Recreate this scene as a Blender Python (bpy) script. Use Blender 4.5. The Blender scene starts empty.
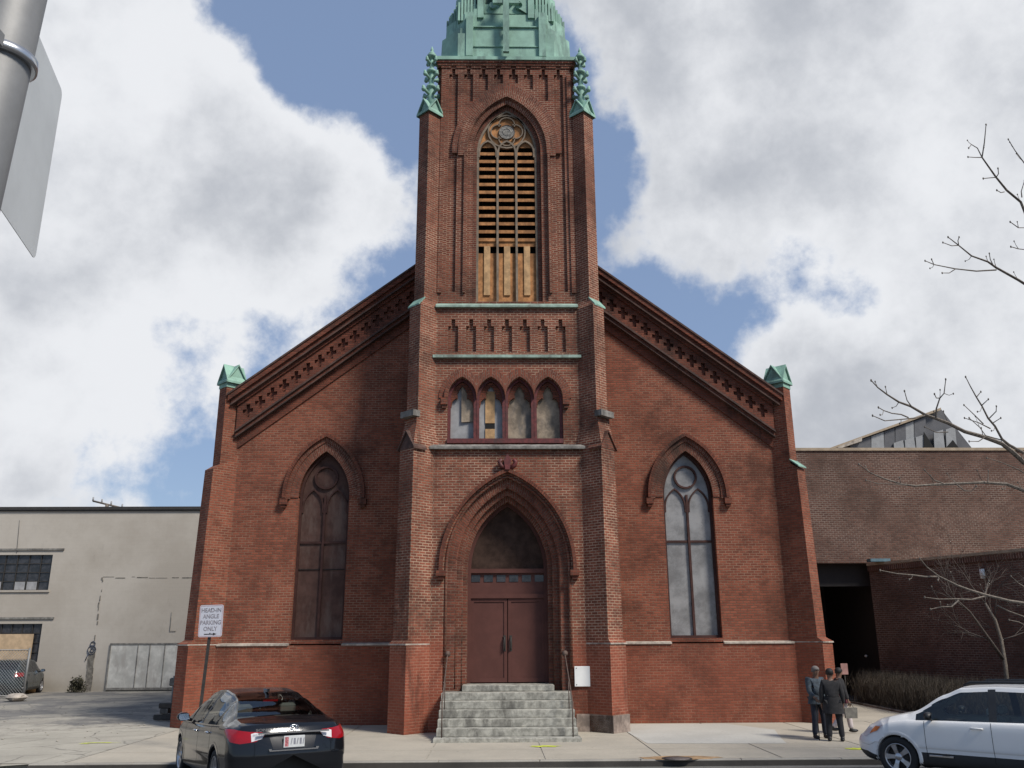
import bpy, bmesh, math, random
from mathutils import Vector, Matrix
from mathutils.geometry import tessellate_polygon
R = math.radians
rnd = random.Random(7)
sc = bpy.context.scene
COL = sc.collection

# ------------------------------------------------------------------ camera
F, PITCH, YAW, ROLL, CX, CH = 865.9, 0.28517, 0.01803, -0.00488, -0.308, 2.45
_fw = Vector((math.sin(YAW)*math.cos(PITCH), math.cos(YAW)*math.cos(PITCH), math.sin(PITCH)))
_r0 = Vector((math.cos(YAW), -math.sin(YAW), 0)); _u0 = _r0.cross(_fw)
_c, _s = math.cos(ROLL), math.sin(ROLL)
RT = _c*_r0 + _s*_u0; UP = -_s*_r0 + _c*_u0
cam = bpy.data.cameras.new('camera'); co = bpy.data.objects.new('camera', cam); COL.objects.link(co)
cam.sensor_width = 36; cam.lens = F/1024*36; cam.clip_start = .1; cam.clip_end = 3000
m = Matrix((RT, UP, -_fw)).transposed().to_4x4(); m.translation = Vector((CX, 0, CH))
co.matrix_world = m
sc.camera = co
def direction(px, py): return (_fw + RT*((px-512)/F) + UP*((384-py)/F))
def at(px, py, Y):
    d = direction(px, py); return Vector((CX, 0, CH)) + d*(Y/d.y)
def ground(px, py, Z=0.0):
    d = direction(px, py); return Vector((CX, 0, CH)) + d*((Z-CH)/d.z)

# ------------------------------------------------------------------ materials
def newmat(name):
    m = bpy.data.materials.new(name); m.use_nodes = True
    nt = m.node_tree; b = nt.nodes['Principled BSDF']; return m, nt, b
def N(nt, t, **kw):
    n = nt.nodes.new(t)
    for k, v in kw.items():
        if k.startswith('i_'): n.inputs[k[2:].replace('_', ' ')].default_value = v
        else: setattr(n, k, v)
    return n
def L(nt, a, b): nt.links.new(a, b)
def noise(nt, vec, scale, detail=4, rough=.6, stretch=None):
    if stretch:
        mp = N(nt, 'ShaderNodeMapping'); mp.inputs['Scale'].default_value = stretch; L(nt, vec, mp.inputs[0]); vec = mp.outputs[0]
    n = N(nt, 'ShaderNodeTexNoise'); n.inputs['Scale'].default_value = scale; n.inputs['Detail'].default_value = detail
    n.inputs['Roughness'].default_value = rough; L(nt, vec, n.inputs['Vector']); return n.outputs['Fac']
def ramp(nt, fac, a, b, lo=0., hi=1.):
    r = N(nt, 'ShaderNodeMapRange'); r.interpolation_type = 'SMOOTHSTEP'
    r.inputs['From Min'].default_value = a; r.inputs['From Max'].default_value = b
    r.inputs['To Min'].default_value = lo; r.inputs['To Max'].default_value = hi
    L(nt, fac, r.inputs['Value']); return r.outputs['Result']
def mix(nt, fac, a, b, mode='MIX'):
    n = N(nt, 'ShaderNodeMix', data_type='RGBA', blend_type=mode)
    if isinstance(fac, (int, float)): n.inputs[0].default_value = fac
    else: L(nt, fac, n.inputs[0])
    for i, c in ((6, a), (7, b)):
        if isinstance(c, tuple): n.inputs[i].default_value = (*c, 1)
        else: L(nt, c, n.inputs[i])
    return n.outputs[2]
def mul(nt, a, b, op='MULTIPLY'):
    n = N(nt, 'ShaderNodeMath', operation=op)
    for i, c in enumerate((a, b)):
        if isinstance(c, (int, float)): n.inputs[i].default_value = c
        else: L(nt, c, n.inputs[i])
    return n.outputs[0]
def bump(nt, b, h, dist=.01, strength=.6):
    n = N(nt, 'ShaderNodeBump'); n.inputs['Distance'].default_value = dist; n.inputs['Strength'].default_value = strength
    L(nt, h, n.inputs['Height']); L(nt, n.outputs[0], b.inputs['Normal'])
MATS = {}
def plain(name, col, rough=.8, metal=0., var=.15, vscale=6., bmp=.3, spec=None, dirt=None, coat=0):
    if name in MATS: return MATS[name]
    m, nt, b = newmat(name)
    geo = N(nt, 'ShaderNodeNewGeometry').outputs['Position']
    n1 = noise(nt, geo, vscale, 6, .65)
    c = mix(nt, ramp(nt, n1, .35, .68), tuple(x*(1-var) for x in col), tuple(min(1, x*(1+var)) for x in col))
    if dirt:
        n2 = noise(nt, geo, 1.7, 6, .7, (1, 1, .35)); c = mix(nt, ramp(nt, n2, .47, .66, 0, .85), c, dirt)
    L(nt, c, b.inputs['Base Color']); b.inputs['Roughness'].default_value = rough; b.inputs['Metallic'].default_value = metal
    if spec is not None: b.inputs['Specular IOR Level'].default_value = spec
    if coat: b.inputs['Coat Weight'].default_value = coat; b.inputs['Coat Roughness'].default_value = .03
    if bmp: bump(nt, b, noise(nt, geo, vscale*8, 4), .004, bmp)
    MATS[name] = m; return m
def brick(name, c1, c2, mortar, soot=.5, sootcol=(.03, .024, .02), size=(.215, .0765, .009), patch=None, low=None, high=None, streak=0.0, offset=.5, eff=None):
    if name in MATS: return MATS[name]
    m, nt, b = newmat(name)
    uv = N(nt, 'ShaderNodeUVMap').outputs[0]; geo = N(nt, 'ShaderNodeNewGeometry').outputs['Position']
    br = N(nt, 'ShaderNodeTexBrick'); L(nt, uv, br.inputs['Vector'])
    br.offset = offset
    br.inputs['Scale'].default_value = 1; br.inputs['Brick Width'].default_value = size[0]; br.inputs['Row Height'].default_value = size[1]
    br.inputs['Mortar Size'].default_value = size[2]; br.inputs['Mortar Smooth'].default_value = .3; br.inputs['Bias'].default_value = -.1
    nv = ramp(nt, noise(nt, geo, .8, 5, .7), .35, .65)
    A = mix(nt, nv, tuple(x*.82 for x in c1), c1); B = mix(nt, nv, tuple(x*.8 for x in c2), c2)
    L(nt, A, br.inputs['Color1']); L(nt, B, br.inputs['Color2'])
    mo = mix(nt, ramp(nt, noise(nt, geo, .6, 5, .7), .38, .62), tuple(x*.45 for x in mortar), mortar)
    L(nt, mo, br.inputs['Mortar'])
    c = br.outputs['Color']
    # single darker and paler bricks
    g = noise(nt, uv, 5.5, 3, .6, (1, 2.6, 1)); c = mix(nt, ramp(nt, g, .5, .7, 0, .5), c, tuple(x*.45 for x in c1))
    sep = N(nt, 'ShaderNodeSeparateXYZ'); L(nt, geo, sep.inputs[0])
    if patch: c = mix(nt, ramp(nt, noise(nt, geo, .45, 5, .65), .5, .6, 0, .75), c, patch)
    if high:  # old soot high on the tower
        f = ramp(nt, sep.outputs[2], 8, 22, 0, high[0]); c = mix(nt, f, c, high[1], 'MULTIPLY')
    if low:   # painted-over / washed lower courses: a real edge at about a man's reach
        zz = mul(nt, sep.outputs[2], mul(nt, noise(nt, geo, .9, 5, .6), 2.2), 'ADD')
        c = mix(nt, ramp(nt, zz, low[0], low[0]+.7, low[2], 0), c, low[1])
    s = ramp(nt, noise(nt, geo, .33, 8, .75), .47, .66, 0, soot); c = mix(nt, s, c, sootcol)
    # irregular grime with a hard, flaking edge
    s = ramp(nt, noise(nt, geo, .9, 10, .8, (1, 1, .7)), .60, .635, 0, .35); c = mix(nt, s, c, tuple(x*.5 for x in c2))
    if streak:
        s = ramp(nt, noise(nt, geo, 1.0, 6, .7, (1, 1, .16)), .53, .68, 0, streak); c = mix(nt, s, c, sootcol)
    if eff:
        s = ramp(nt, noise(nt, geo, 2.3, 7, .75), .66, .72, 0, .6); c = mix(nt, s, c, eff)
    L(nt, c, b.inputs['Base Color']); b.inputs['Roughness'].default_value = .9; b.inputs['Specular IOR Level'].default_value = .2
    h = mul(nt, mul(nt, br.outputs['Fac'], -1.), mul(nt, noise(nt, uv, 30, 3), .5), 'ADD')
    bump(nt, b, h, .012, .8)
    MATS[name] = m; return m

BRW = brick('brick_wing', (.295, .094, .055), (.18, .057, .036), (.30, .185, .125), soot=.6, sootcol=(.06, .026, .018), low=(3.0, (.25, .068, .04), .3), eff=(.4, .27, .2), size=(.215, .0765, .011), streak=.25)
BRT = brick('brick_tower', (.285, .096, .058), (.165, .054, .035), (.44, .30, .21), soot=.7, sootcol=(.04, .022, .017), low=(3.1, (.29, .08, .046), .6), streak=.6, high=(.45, (.62, .52, .52)), size=(.215, .0765, .014), eff=(.42, .3, .22))
BRA = brick('brick_arch', (.235, .078, .048), (.13, .043, .03), (.28, .18, .13), soot=.65, streak=.5, size=(.215, .0765, .012))
BRS = brick('brick_cornice', (.215, .07, .043), (.125, .041, .028), (.15, .085, .06), soot=.65, streak=.5)
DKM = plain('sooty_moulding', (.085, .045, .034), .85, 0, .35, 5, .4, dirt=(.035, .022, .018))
BRD = brick('brick_dark_recess', (.18, .06, .04), (.12, .045, .03), (.2, .12, .08), soot=.6)
BRB = brick('brown_brick', (.165, .088, .066), (.10, .052, .041), (.25, .2, .165), soot=.3, sootcol=(.06, .04, .03), size=(.215, .082, .014))
COPPERB = plain('stained_copper_band', (.27, .37, .305), .75, 0, .25, 3, .2, dirt=(.12, .13, .11))
COPPER = plain('verdigris_copper', (.235, .40, .315), .7, 0, .16, 1.4, .2, dirt=(.12, .2, .165))
STONE = plain('pale_stone', (.42, .37, .31), .85, 0, .25, 5, .4, dirt=(.14, .12, .1))
STONED = plain('grey_stone', (.2, .19, .17), .85, 0, .3, 5, .4, dirt=(.06, .055, .05))
GRANITE = plain('step_granite', (.33, .32, .275), .85, 0, .3, 7, .5, dirt=(.085, .08, .068))
REDP = plain('dark_red_paint', (.115, .022, .02), .6, 0, .35, 8, .3, dirt=(.06, .025, .02))
BROWNP = plain('brown_door_paint', (.098, .040, .032), .6, 0, .1, 2, .1, spec=.2)
BROWNF = plain('brown_frame_paint', (.06, .028, .023), .65, 0, .2, 4, .2, spec=.2)
BOARDB = plain('brown_window_board', (.085, .047, .038), .65, 0, .2, 3, .1, spec=.12, dirt=(.13, .09, .075))
TRANSOM = plain('dark_transom_board', (.055, .034, .026), .8, 0, .3, 3, .2, spec=.1)
TAN = plain('tan_wood', (.42, .20, .08), .8, 0, .3, 5, .3, dirt=(.22, .105, .045), spec=.2)
TANL = plain('pale_tan_wood', (.46, .28, .13), .75, 0, .25, 5, .3)
TRAC = plain('grey_tracery_wood', (.2, .155, .11), .8, 0, .25, 5, .3)
GREYB = plain('grey_board', (.30, .30, .30), .7, 0, .15, 3, .1)
PLY = plain('weathered_plywood', (.27, .215, .155), .8, 0, .4, 3.5, .2, dirt=(.12, .11, .1))
BLACK = plain('black_void', (.008, .008, .008), .9, 0, 0, 1, 0)
STEEL = plain('galvanised_steel', (.22, .22, .215), .6, .35, .08, 6, .1)
ALU = plain('sign_back_aluminium', (.62, .64, .63), .55, .35, .05, 3, .05)
DARKM = plain('dark_steel', (.05, .045, .04), .6, .3, .2, 8, .2)
WHITE = plain('white_paint', (.78, .78, .75), .5, 0, .04, 3, .05)
BARK = plain('bark', (.15, .125, .10), .85, 0, .35, 25, .5)
BARKG = plain('grey_bark', (.13, .11, .095), .85, 0, .3, 25, .4)
RUBBER = plain('tyre_rubber', (.018, .018, .018), .85, 0, .1, 8, .1)
RIM = plain('alloy_rim', (.5, .5, .51), .3, .85, .05, 6, 0)
CHROME = plain('chrome', (.8, .8, .8), .12, 1, 0, 6, 0)
BLKPL = plain('black_plastic', (.02, .02, .02), .5, 0, .1, 6, .05)
GALV = plain('grey_metal_panel', (.10, .10, .105), .5, .3, .1, 2, .05)
GALVL = plain('pale_metal_panel', (.27, .275, .275), .5, .3, .1, 2, .05)

def glossy_window(name, c1, c2, rough=.25, sc_=1.2):
    m, nt, b = newmat(name)
    geo = N(nt, 'ShaderNodeNewGeometry').outputs['Position']
    f = ramp(nt, noise(nt, geo, sc_, 7, .7), .38, .62)
    c = mix(nt, f, c1, c2); L(nt, c, b.inputs['Base Color'])
    L(nt, ramp(nt, noise(nt, geo, 2.5, 5), .3, .7, rough*.7, rough*1.4), b.inputs['Roughness']); return m
PLEXI = glossy_window('cloudy_plastic_pane', (.16, .155, .15), (.29, .285, .28), .3, .9)
DKGLASS = glossy_window('dark_glass', (.02, .022, .025), (.05, .05, .055), .12, 3)
def painted_wall():
    m, nt, b = newmat('cream_painted_masonry')
    geo = N(nt, 'ShaderNodeNewGeometry').outputs['Position']; uv = N(nt, 'ShaderNodeUVMap').outputs[0]
    br = N(nt, 'ShaderNodeTexBrick'); L(nt, uv, br.inputs['Vector']); br.inputs['Scale'].default_value = 1
    br.inputs['Brick Width'].default_value = .4; br.inputs['Row Height'].default_value = .2; br.inputs['Mortar Size'].default_value = .012
    c = mix(nt, ramp(nt, noise(nt, geo, .25, 6, .7), .35, .68), (.385, .345, .29), (.465, .425, .365))
    c = mix(nt, mul(nt, br.outputs['Fac'], .04), c, (.2, .18, .15))
    c = mix(nt, ramp(nt, noise(nt, geo, .5, 9, .78, (1, 1, .4)), .58, .7, 0, .35), c, (.23, .21, .18))
    n = noise(nt, geo, 1.6, 10, .85); c = mix(nt, ramp(nt, n, .68, .72, 0, .5), c, (.12, .1, .09))
    sep = N(nt, 'ShaderNodeSeparateXYZ'); L(nt, geo, sep.inputs[0])
    zz = mul(nt, sep.outputs[2], mul(nt, noise(nt, geo, .8, 5), 1.4), 'ADD')
    c = mix(nt, ramp(nt, zz, .5, 1.6, .55, 0), c, (.2, .18, .14))
    L(nt, c, b.inputs['Base Color']); b.inputs['Roughness'].default_value = .9
    bump(nt, b, mul(nt, br.outputs['Fac'], -1.), .006, .15); return m
CREAM = painted_wall()

# ------------------------------------------------------------------ mesh builder
ORG = {}
def world_loc(o):
    v = Vector((0, 0, 0))
    while o is not None: v = v + Vector(ORG.get(o.name, (0, 0, 0))); o = o.parent
    return v
class MB:
    def __init__(s): s.v = []; s.f = []; s.uv = []; s.sm = []
    def poly(s, pts, uv=None, smooth=False):
        i = len(s.v); s.v += [Vector(p) for p in pts]; s.f.append(list(range(i, i+len(pts)))); s.uv.append(uv); s.sm.append(smooth)
    def box(s, x0, x1, y0, y1, z0, z1, M=None):
        c = [Vector((x, y, z)) for z in (z0, z1) for y in (y0, y1) for x in (x0, x1)]
        if M: c = [M @ p for p in c]
        for q in ((0, 1, 3, 2), (4, 5, 7, 6), (0, 1, 5, 4), (2, 3, 7, 6), (0, 2, 6, 4), (1, 3, 7, 5)): s.poly([c[k] for k in q])
    def bevbox(s, x0, x1, y0, y1, z0, z1, b=.01, M=None):
        xs = lambda k: (x0+k, x1-k); ys = lambda k: (y0+k, y1-k)
        rings = []
        for z, k in ((z0, b), (z0+b, 0), (z1-b, 0), (z1, b)):
            a, c = xs(k); d, e = ys(k)
            rings.append([Vector((a, d, z)), Vector((c, d, z)), Vector((c, e, z)), Vector((a, e, z))])
        if M: rings = [[M @ p for p in r] for r in rings]
        for r0, r1 in zip(rings, rings[1:]):
            for i in range(4): s.poly([r0[i], r0[(i+1) % 4], r1[(i+1) % 4], r1[i]])
        s.poly(rings[0]); s.poly(rings[-1])
    def loft(s, rings, cap=True, smooth=False, closed=True):
        n = len(rings[0])
        for r0, r1 in zip(rings, rings[1:]):
            for i in range(n if closed else n-1): s.poly([r0[i], r0[(i+1) % n], r1[(i+1) % n], r1[i]], smooth=smooth)
        if cap: s.poly(rings[0]); s.poly(rings[-1])
    def prism(s, P, z0, z1, P1=None):
        P1 = P1 or P
        s.loft([[Vector((x, y, z0)) for x, y in P], [Vector((x, y, z1)) for x, y in P1]])
    def plate(s, out, holes, yf, yb, back=False, sides=True):
        loops = [out]+list(holes); flat = [p for l in loops for p in l]
        tris = tessellate_polygon([[Vector((p[0], p[1], 0)) for p in l] for l in loops])
        for Y in ((yf, yb) if back else (yf,)):
            for t in tris: s.poly([(flat[k][0], Y, flat[k][1]) for k in t])
        if sides:
            for l in loops:
                for a, b in zip(l, l[1:]+l[:1]): s.poly([(a[0], yf, a[1]), (b[0], yf, b[1]), (b[0], yb, b[1]), (a[0], yb, a[1])])
    def tube(s, pts, rad, n=8, smooth=True, cap=True):
        pts = [Vector(p) for p in pts]
        if not hasattr(rad, '__len__'): rad = [rad]*len(pts)
        rings = []; ref = None
        for i, p in enumerate(pts):
            t = (pts[min(i+1, len(pts)-1)]-pts[max(i-1, 0)]).normalized()
            if ref is None:
                ref = Vector((0, 0, 1)) if abs(t.z) < .9 else Vector((1, 0, 0))
            a = t.cross(ref).normalized(); b = a.cross(t).normalized(); ref = b
            rings.append([p + (a*math.cos(k*2*math.pi/n)+b*math.sin(k*2*math.pi/n))*rad[i] for k in range(n)])
        s.loft(rings, cap, smooth)
    def lathe(s, prof, c=(0, 0, 0), n=16, axis='z', smooth=True):
        rings = []
        for r, h in prof:
            ring = []
            for k in range(n):
                a = 2*math.pi*k/n; u, w = r*math.cos(a), r*math.sin(a)
                p = (u, w, h) if axis == 'z' else ((u, h, w) if axis == 'y' else (h, u, w))
                ring.append(Vector(c)+Vector(p))
            rings.append(ring)
        s.loft(rings, True, smooth)
    def ball(s, c, r, n=8, sc3=(1, 1, 1)):
        rings = []
        for i in range(1, n):
            a = math.pi*i/n
            rings.append([Vector(c)+Vector((r*sc3[0]*math.sin(a)*math.cos(b), r*sc3[1]*math.sin(a)*math.sin(b), -r*sc3[2]*math.cos(a))) for b in [2*math.pi*k/(n+2) for k in range(n+2)]])
        s.loft(rings, True, True)
    def build(s, name, mat, parent=None, local=False, merge=True):
        off = Vector((0, 0, 0)) if local or parent is None else world_loc(parent)
        me = bpy.data.meshes.new(name); me.from_pydata([p-off for p in s.v], [], s.f)
        ul = me.uv_layers.new(name='UVMap'); li = 0
        for f, uv in zip(s.f, s.uv):
            p = [s.v[k] for k in f]
            if uv is None:
                n = Vector((0, 0, 0))
                for a, b in zip(p, p[1:]+p[:1]): n += a.cross(b)
                n = n.normalized() if n.length > 1e-12 else Vector((0, -1, 0))
                if abs(n.z) > .85: uv = [(q.x, q.y) for q in p]
                else:
                    t = Vector((-n.y, n.x, 0)).normalized(); uv = [(q.dot(t), q.z) for q in p]
            for q in uv: ul.data[li].uv = q; li += 1
        me.polygons.foreach_set('use_smooth', s.sm)
        bm = bmesh.new(); bm.from_mesh(me)
        if merge: bmesh.ops.remove_doubles(bm, verts=bm.verts, dist=.0004)
        bmesh.ops.recalc_face_normals(bm, faces=bm.faces); bm.to_mesh(me); bm.free()
        if isinstance(mat, (list, tuple)):
            for q in mat: me.materials.append(q)
        else: me.materials.append(mat)
        o = bpy.data.objects.new(name, me); COL.objects.link(o)
        if parent is not None: o.parent = parent
        return o
def tag(o, label=None, cat=None, group=None, kind=None):
    for k, v in (('label', label), ('category', cat), ('group', group), ('kind', kind)):
        if v: o[k] = v
    return o
def thing(name, loc, label, cat, group=None, rz=0):
    o = bpy.data.objects.new(name, None); COL.objects.link(o); o.location = loc; o.rotation_euler = (0, 0, rz)
    o.empty_display_size = .3; ORG[o.name] = tuple(loc)
    return tag(o, label, cat, group)

def arch_half(a, rise, d=0, n=14):
    """right side of a two-centred arch, springing -> apex, offset outwards by d: (dx, dz)"""
    Rr = (a*a+rise*rise)/(2*a); c = a-Rr; Rd = Rr+d
    th = math.acos(max(-1, min(1, -c/Rd)))
    return [(c+Rd*math.cos(th*k/n), Rd*math.sin(th*k/n)) for k in range(n+1)]
def arch(cx, a, rise, zs, zb, d=0, n=14):
    h = arch_half(a, rise, d, n)
    out = [(cx-a-d, zb)] + [(cx-x, zs+z) for x, z in h] + [(cx+x, zs+z) for x, z in h[::-1][1:]] + [(cx+a+d, zb)]
    return out
def arch_ring(mb, cx, a, rise, zs, zb, d0, d1, y0, y1, n=14, u0=None):
    """moulding following the arch between offsets d0 and d1, front face y0, back y1"""
    A = arch(cx, a, rise, zs, zb, d0, n); B = arch(cx, a, rise, zs, zb, d1, n); s = 0
    if y0 > y1: y0, y1 = y1, y0
    for i in range(len(A)-1):
        ds = math.dist(B[i], B[i+1])
        if ds < 1e-6 and math.dist(A[i], A[i+1]) < 1e-6: continue
        P = lambda q, y: (q[0], y, q[1])
        radial = 0 < i < len(A)-2
        uv = [(d0, s), (d0, s+ds), (d1, s+ds), (d1, s)] if radial else None
        mb.poly([P(A[i], y0), P(A[i+1], y0), P(B[i+1], y0), P(B[i], y0)], uv)
        mb.poly([P(A[i], y0), P(A[i+1], y0), P(A[i+1], y1), P(A[i], y1)], [(0, s), (0, s+ds), (y1-y0, s+ds), (y1-y0, s)])
        mb.poly([P(B[i], y0), P(B[i+1], y0), P(B[i+1], y1), P(B[i], y1)], [(0, s), (0, s+ds), (y1-y0, s+ds), (y1-y0, s)])
        s += ds
    for k in (0, -1): mb.poly([(A[k][0], y0, A[k][1]), (B[k][0], y0, B[k][1]), (B[k][0], y1, B[k][1]), (A[k][0], y1, A[k][1])])
#@@MAIN

# ================================================================== CHURCH
YW = 27.5          # wing wall
church = thing('brick_church', (0, 27.5, 0), 'tall red brick church with green copper spire base and stone steps', 'church')
C_ = church
# ---- wing wall with two window openings
zR = lambda x: 16.95-.765*abs(x)
win = dict(a=.8, rise=1.45, zs=6.8, zb=2.42)
outl = [(-8.75, 2.3), (8.75, 2.3), (8.75, zR(8.75)-.2), (0, zR(0)-.2), (-8.75, zR(8.75)-.2)]
w = MB(); w.plate(outl, [arch(x, win['a'], win['rise'], win['zs'], win['zb']) for x in (-5.8, 5.8)], YW, YW+.45)
w.box(-8.75, 8.75, YW+.45, YW+.5, 2.3, 9.8)
wall = w.build('wing_wall', BRW, C_)
for s in (-1, 1):
    p = MB(); a, b = sorted((s*2.2, s*8.8)); p.box(a, b, YW-.13, YW+.45, -.1, 2.26); p.build('plinth_wall', BRW, C_)
for s in (-1, 1):
    for a, b in ((2.8, 5.0), (6.6, 8.75)):
        if s < 0: a, b = -b, -a
        st = MB(); st.loft([[Vector(p) for p in ((x, YW-.17, 2.25), (x, YW-.17, 2.3), (x, YW+.01, 2.335), (x, YW+.01, 2.25))] for x in (a, b)]); st.build('water_table', STONE, C_)
# brown sill blocks under the windows
# side walls and roof of the nave
sd = MB()
for s in (-1, 1):
    a, b = sorted((s*8.35, s*8.75)); sd.box(a, b, YW+.5, YW+26, -.1, 9.9)
sd.box(-8.35, 8.35, YW+25.6, YW+26, -.1, 9.9)
sd.build('side_wall', BRW, C_)
rf = MB()
for s in (-1, 1):
    z = lambda x, k: zR(x)+k
    for k in (-.15, -.45): rf.poly([(s*9.0, YW+.1, z(9.0, k)), (0, YW+.1, z(0, k)), (0, YW+26.3, z(0, k)), (s*9.0, YW+26.3, z(9.0, k))])
    rf.poly([(s*9.0, YW+.1, z(9, -.15)), (s*9.0, YW+26.3, z(9, -.15)), (s*9.0, YW+26.3, z(9, -.45)), (s*9.0, YW+.1, z(9, -.45))])
roof = rf.build('nave_roof', STONED, C_)

# ---- gable cornice: stepped brick bands, dark moulding, frieze pierced with crosses
def band(mb, s, o0, o1, yf, yb, x0=2.55, x1=8.72):
    q = [(s*x0, zR(x0)-o1), (s*x1, zR(x1)-o1), (s*x1, zR(x1)-o0), (s*x0, zR(x0)-o0)]
    mb.plate(q, [], yf, yb)
for s in (-1, 1):
    cor = MB(); dk = MB()
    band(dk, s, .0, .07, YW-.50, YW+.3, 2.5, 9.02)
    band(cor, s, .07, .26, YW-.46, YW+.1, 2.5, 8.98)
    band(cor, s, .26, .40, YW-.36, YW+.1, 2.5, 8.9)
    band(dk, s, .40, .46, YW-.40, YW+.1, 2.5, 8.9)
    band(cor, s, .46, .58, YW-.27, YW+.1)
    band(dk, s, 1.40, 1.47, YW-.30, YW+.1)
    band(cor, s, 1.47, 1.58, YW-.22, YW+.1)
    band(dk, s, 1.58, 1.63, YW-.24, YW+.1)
    band(cor, s, 1.63, 1.98, YW-.055, YW+.1)
    # frieze
    holes = []; k = 0; x = 8.38
    while x > 2.95:
        zc = zR(x)-.985; t = .062; ax = .165; az = .215
        z0 = lambda d: zc
        pts = [(-t, -az), (t, -az), (t, -t), (ax, -t), (ax, t), (t, t), (t, az), (-t, az), (-t, t), (-ax, t), (-ax, -t), (-t, -t)]
        # the arms follow the rake a little, as corbelled bricks do
        holes.append([(s*(x+u), zc+v-(.2*u)) for u, v in pts]); x -= .37
    q = [(s*2.55, zR(2.55)-1.40), (s*8.72, zR(8.72)-1.40), (s*8.72, zR(8.72)-.58), (s*2.55, zR(2.55)-.58)]
    fr = MB(); fr.plate(q, holes, YW-.2, YW-.11); fr.plate(q, [], YW-.1, YW-.09)
    cp = cor.build('gable_cornice', BRS, C_); dk.build('moulding', DKM, cp); fr.build('frieze', BRS, cp)

# ---- wing windows
for s, pane, nm in ((-1, BOARDB, 'tall pointed window boarded with brown panels'), (1, PLEXI, 'tall pointed window with cloudy grey panes')):
    cx = 5.8*s; Y = YW+.28
    fr = MB(); arch_ring(fr, cx, .8, 1.45, 6.8, 2.42, -.075, -.001, Y-.1, Y+.08)
    fr.box(cx-.8, cx+.8, Y-.12, Y+.1, 2.42, 2.5)
    wn = fr.build('window', BROWNF, C_); wn['label'] = nm
    tr = MB()
    tr.box(cx-.035, cx+.035, Y-.08, Y+.05, 2.5, 6.85)
    for q in (-1, 1):
        tr.box(*sorted((cx+q*.036, cx+q*.724)), Y-.05, Y+.03, 5.33, 5.40)
        c2 = cx+q*.38
        arch_ring(tr, c2, .345, .62, 6.45, 6.3, -.045, 0.0, Y-.07, Y+.04, 8)
    ring = []
    for r in (.32, .38):
        ring.append([(r*math.cos(2*math.pi*k/24), r*math.sin(2*math.pi*k/24)) for k in range(24)])
    zc = 7.43
    for k in range(24):
        k2 = (k+1) % 24; a, b, c, d = ring[0][k], ring[0][k2], ring[1][k2], ring[1][k]
        for Yk in (Y-.075,): tr.poly([(cx+q[0], Yk, zc+q[1]) for q in (a, b, c, d)])
        tr.poly([(cx+a[0], Y-.075, zc+a[1]), (cx+b[0], Y-.075, zc+b[1]), (cx+b[0], Y+.05, zc+b[1]), (cx+a[0], Y+.05, zc+a[1])])
        tr.poly([(cx+d[0], Y-.075, zc+d[1]), (cx+c[0], Y-.075, zc+c[1]), (cx+c[0], Y+.05, zc+c[1]), (cx+d[0], Y+.05, zc+d[1])])
    for q in range(8): # small cusps inside the roundel
        a = q*math.pi/4+.39; tr.ball((cx+.33*math.cos(a), Y-.04, zc+.33*math.sin(a)), .035, 4)
    tr.build('tracery', BROWNF, wn)
    pn = MB(); pn.plate(arch(cx, .8, 1.45, 6.8, 2.42, -.05), [], Y, Y+.04, back=True); pn.build('pane', pane, wn)
    if s < 0:
        bb = MB()
        for q in (-1, 1): bb.box(*sorted((cx+q*.04, cx+q*.72)), Y-.03, Y-.002, 4.52, 4.54)
        bb.box(cx+.04, cx+.3, Y-.03, Y-.002, 2.52, 5.3) if False else None
        bb.build('panel_joint', BLACK, wn)
    # brick arch, hood mould with corbel stops
    ar = MB(); arch_ring(ar, cx, .8, 1.45, 6.8, 6.75, .0, .26, YW-.03, YW+.25)
    arch_ring(ar, cx, .8, 1.45, 6.8, 6.7, .26, .40, YW-.07, YW+.1); a1 = ar.build('window_arch', BRA, C_)
    hd = MB(); arch_ring(hd, cx, .8, 1.45, 6.8, 6.72, .40, .50, YW-.17, YW+.02)
    for q in (-1, 1):
        x = cx+q*1.25; hd.box(x-.11, x+.11, YW-.17, YW+.01, 6.52, 6.7); hd.box(x-.07, x+.07, YW-.13, YW+.01, 6.43, 6.52)
    hd.build('hood_mould', BRS, a1)

# ---- diagonal buttresses
D = .70711
def foot(s, hw, Y, Lp, t, back=.3):
    """s side; corner at (hw, Y); projects Lp along the diagonal, t thick"""
    P0 = Vector((s*hw, Y)); o = Vector((s*D, -D)); e = Vector((s*D, D))
    return [tuple(P0-o*back), tuple(P0+o*Lp), tuple(P0+o*Lp+e*t), tuple(P0+e*t-o*back)]
def frame_end(s, hw, Y, Lp, t):
    """matrix for the end face: local x along the face, y outwards, z up, origin at face centre"""
    P0 = Vector((s*hw, Y, 0)); o = Vector((s*D, -D, 0)); e = Vector((s*D, D, 0)); c = P0+o*Lp+e*(t/2)
    M = Matrix((e, o, Vector((0, 0, 1)))).transposed().to_4x4(); M.translation = c; return M
def gable_cap(mb, M, hw, dp, h, z0, th=.05, out=.06):
    """little roof with a gable facing local +y: ridge runs back along -y"""
    W = hw+out
    def P(x, y, z): return M @ Vector((x, y, z))
    for q in (-1, 1):
        a = [(0, h+th), (q*W, th-.0), (q*W, -.02), (0, h)]
        mb.loft([[P(x, out, z0+z) for x, z in a], [P(x, -dp, z0+z) for x, z in a]])
    mb.poly([P(-hw, .0, z0), P(hw, .0, z0), P(0, .0, z0+h)])
    mb.poly([P(-hw, -dp+.01, z0), P(hw, -dp+.01, z0), P(0, -dp+.01, z0+h)])
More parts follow.
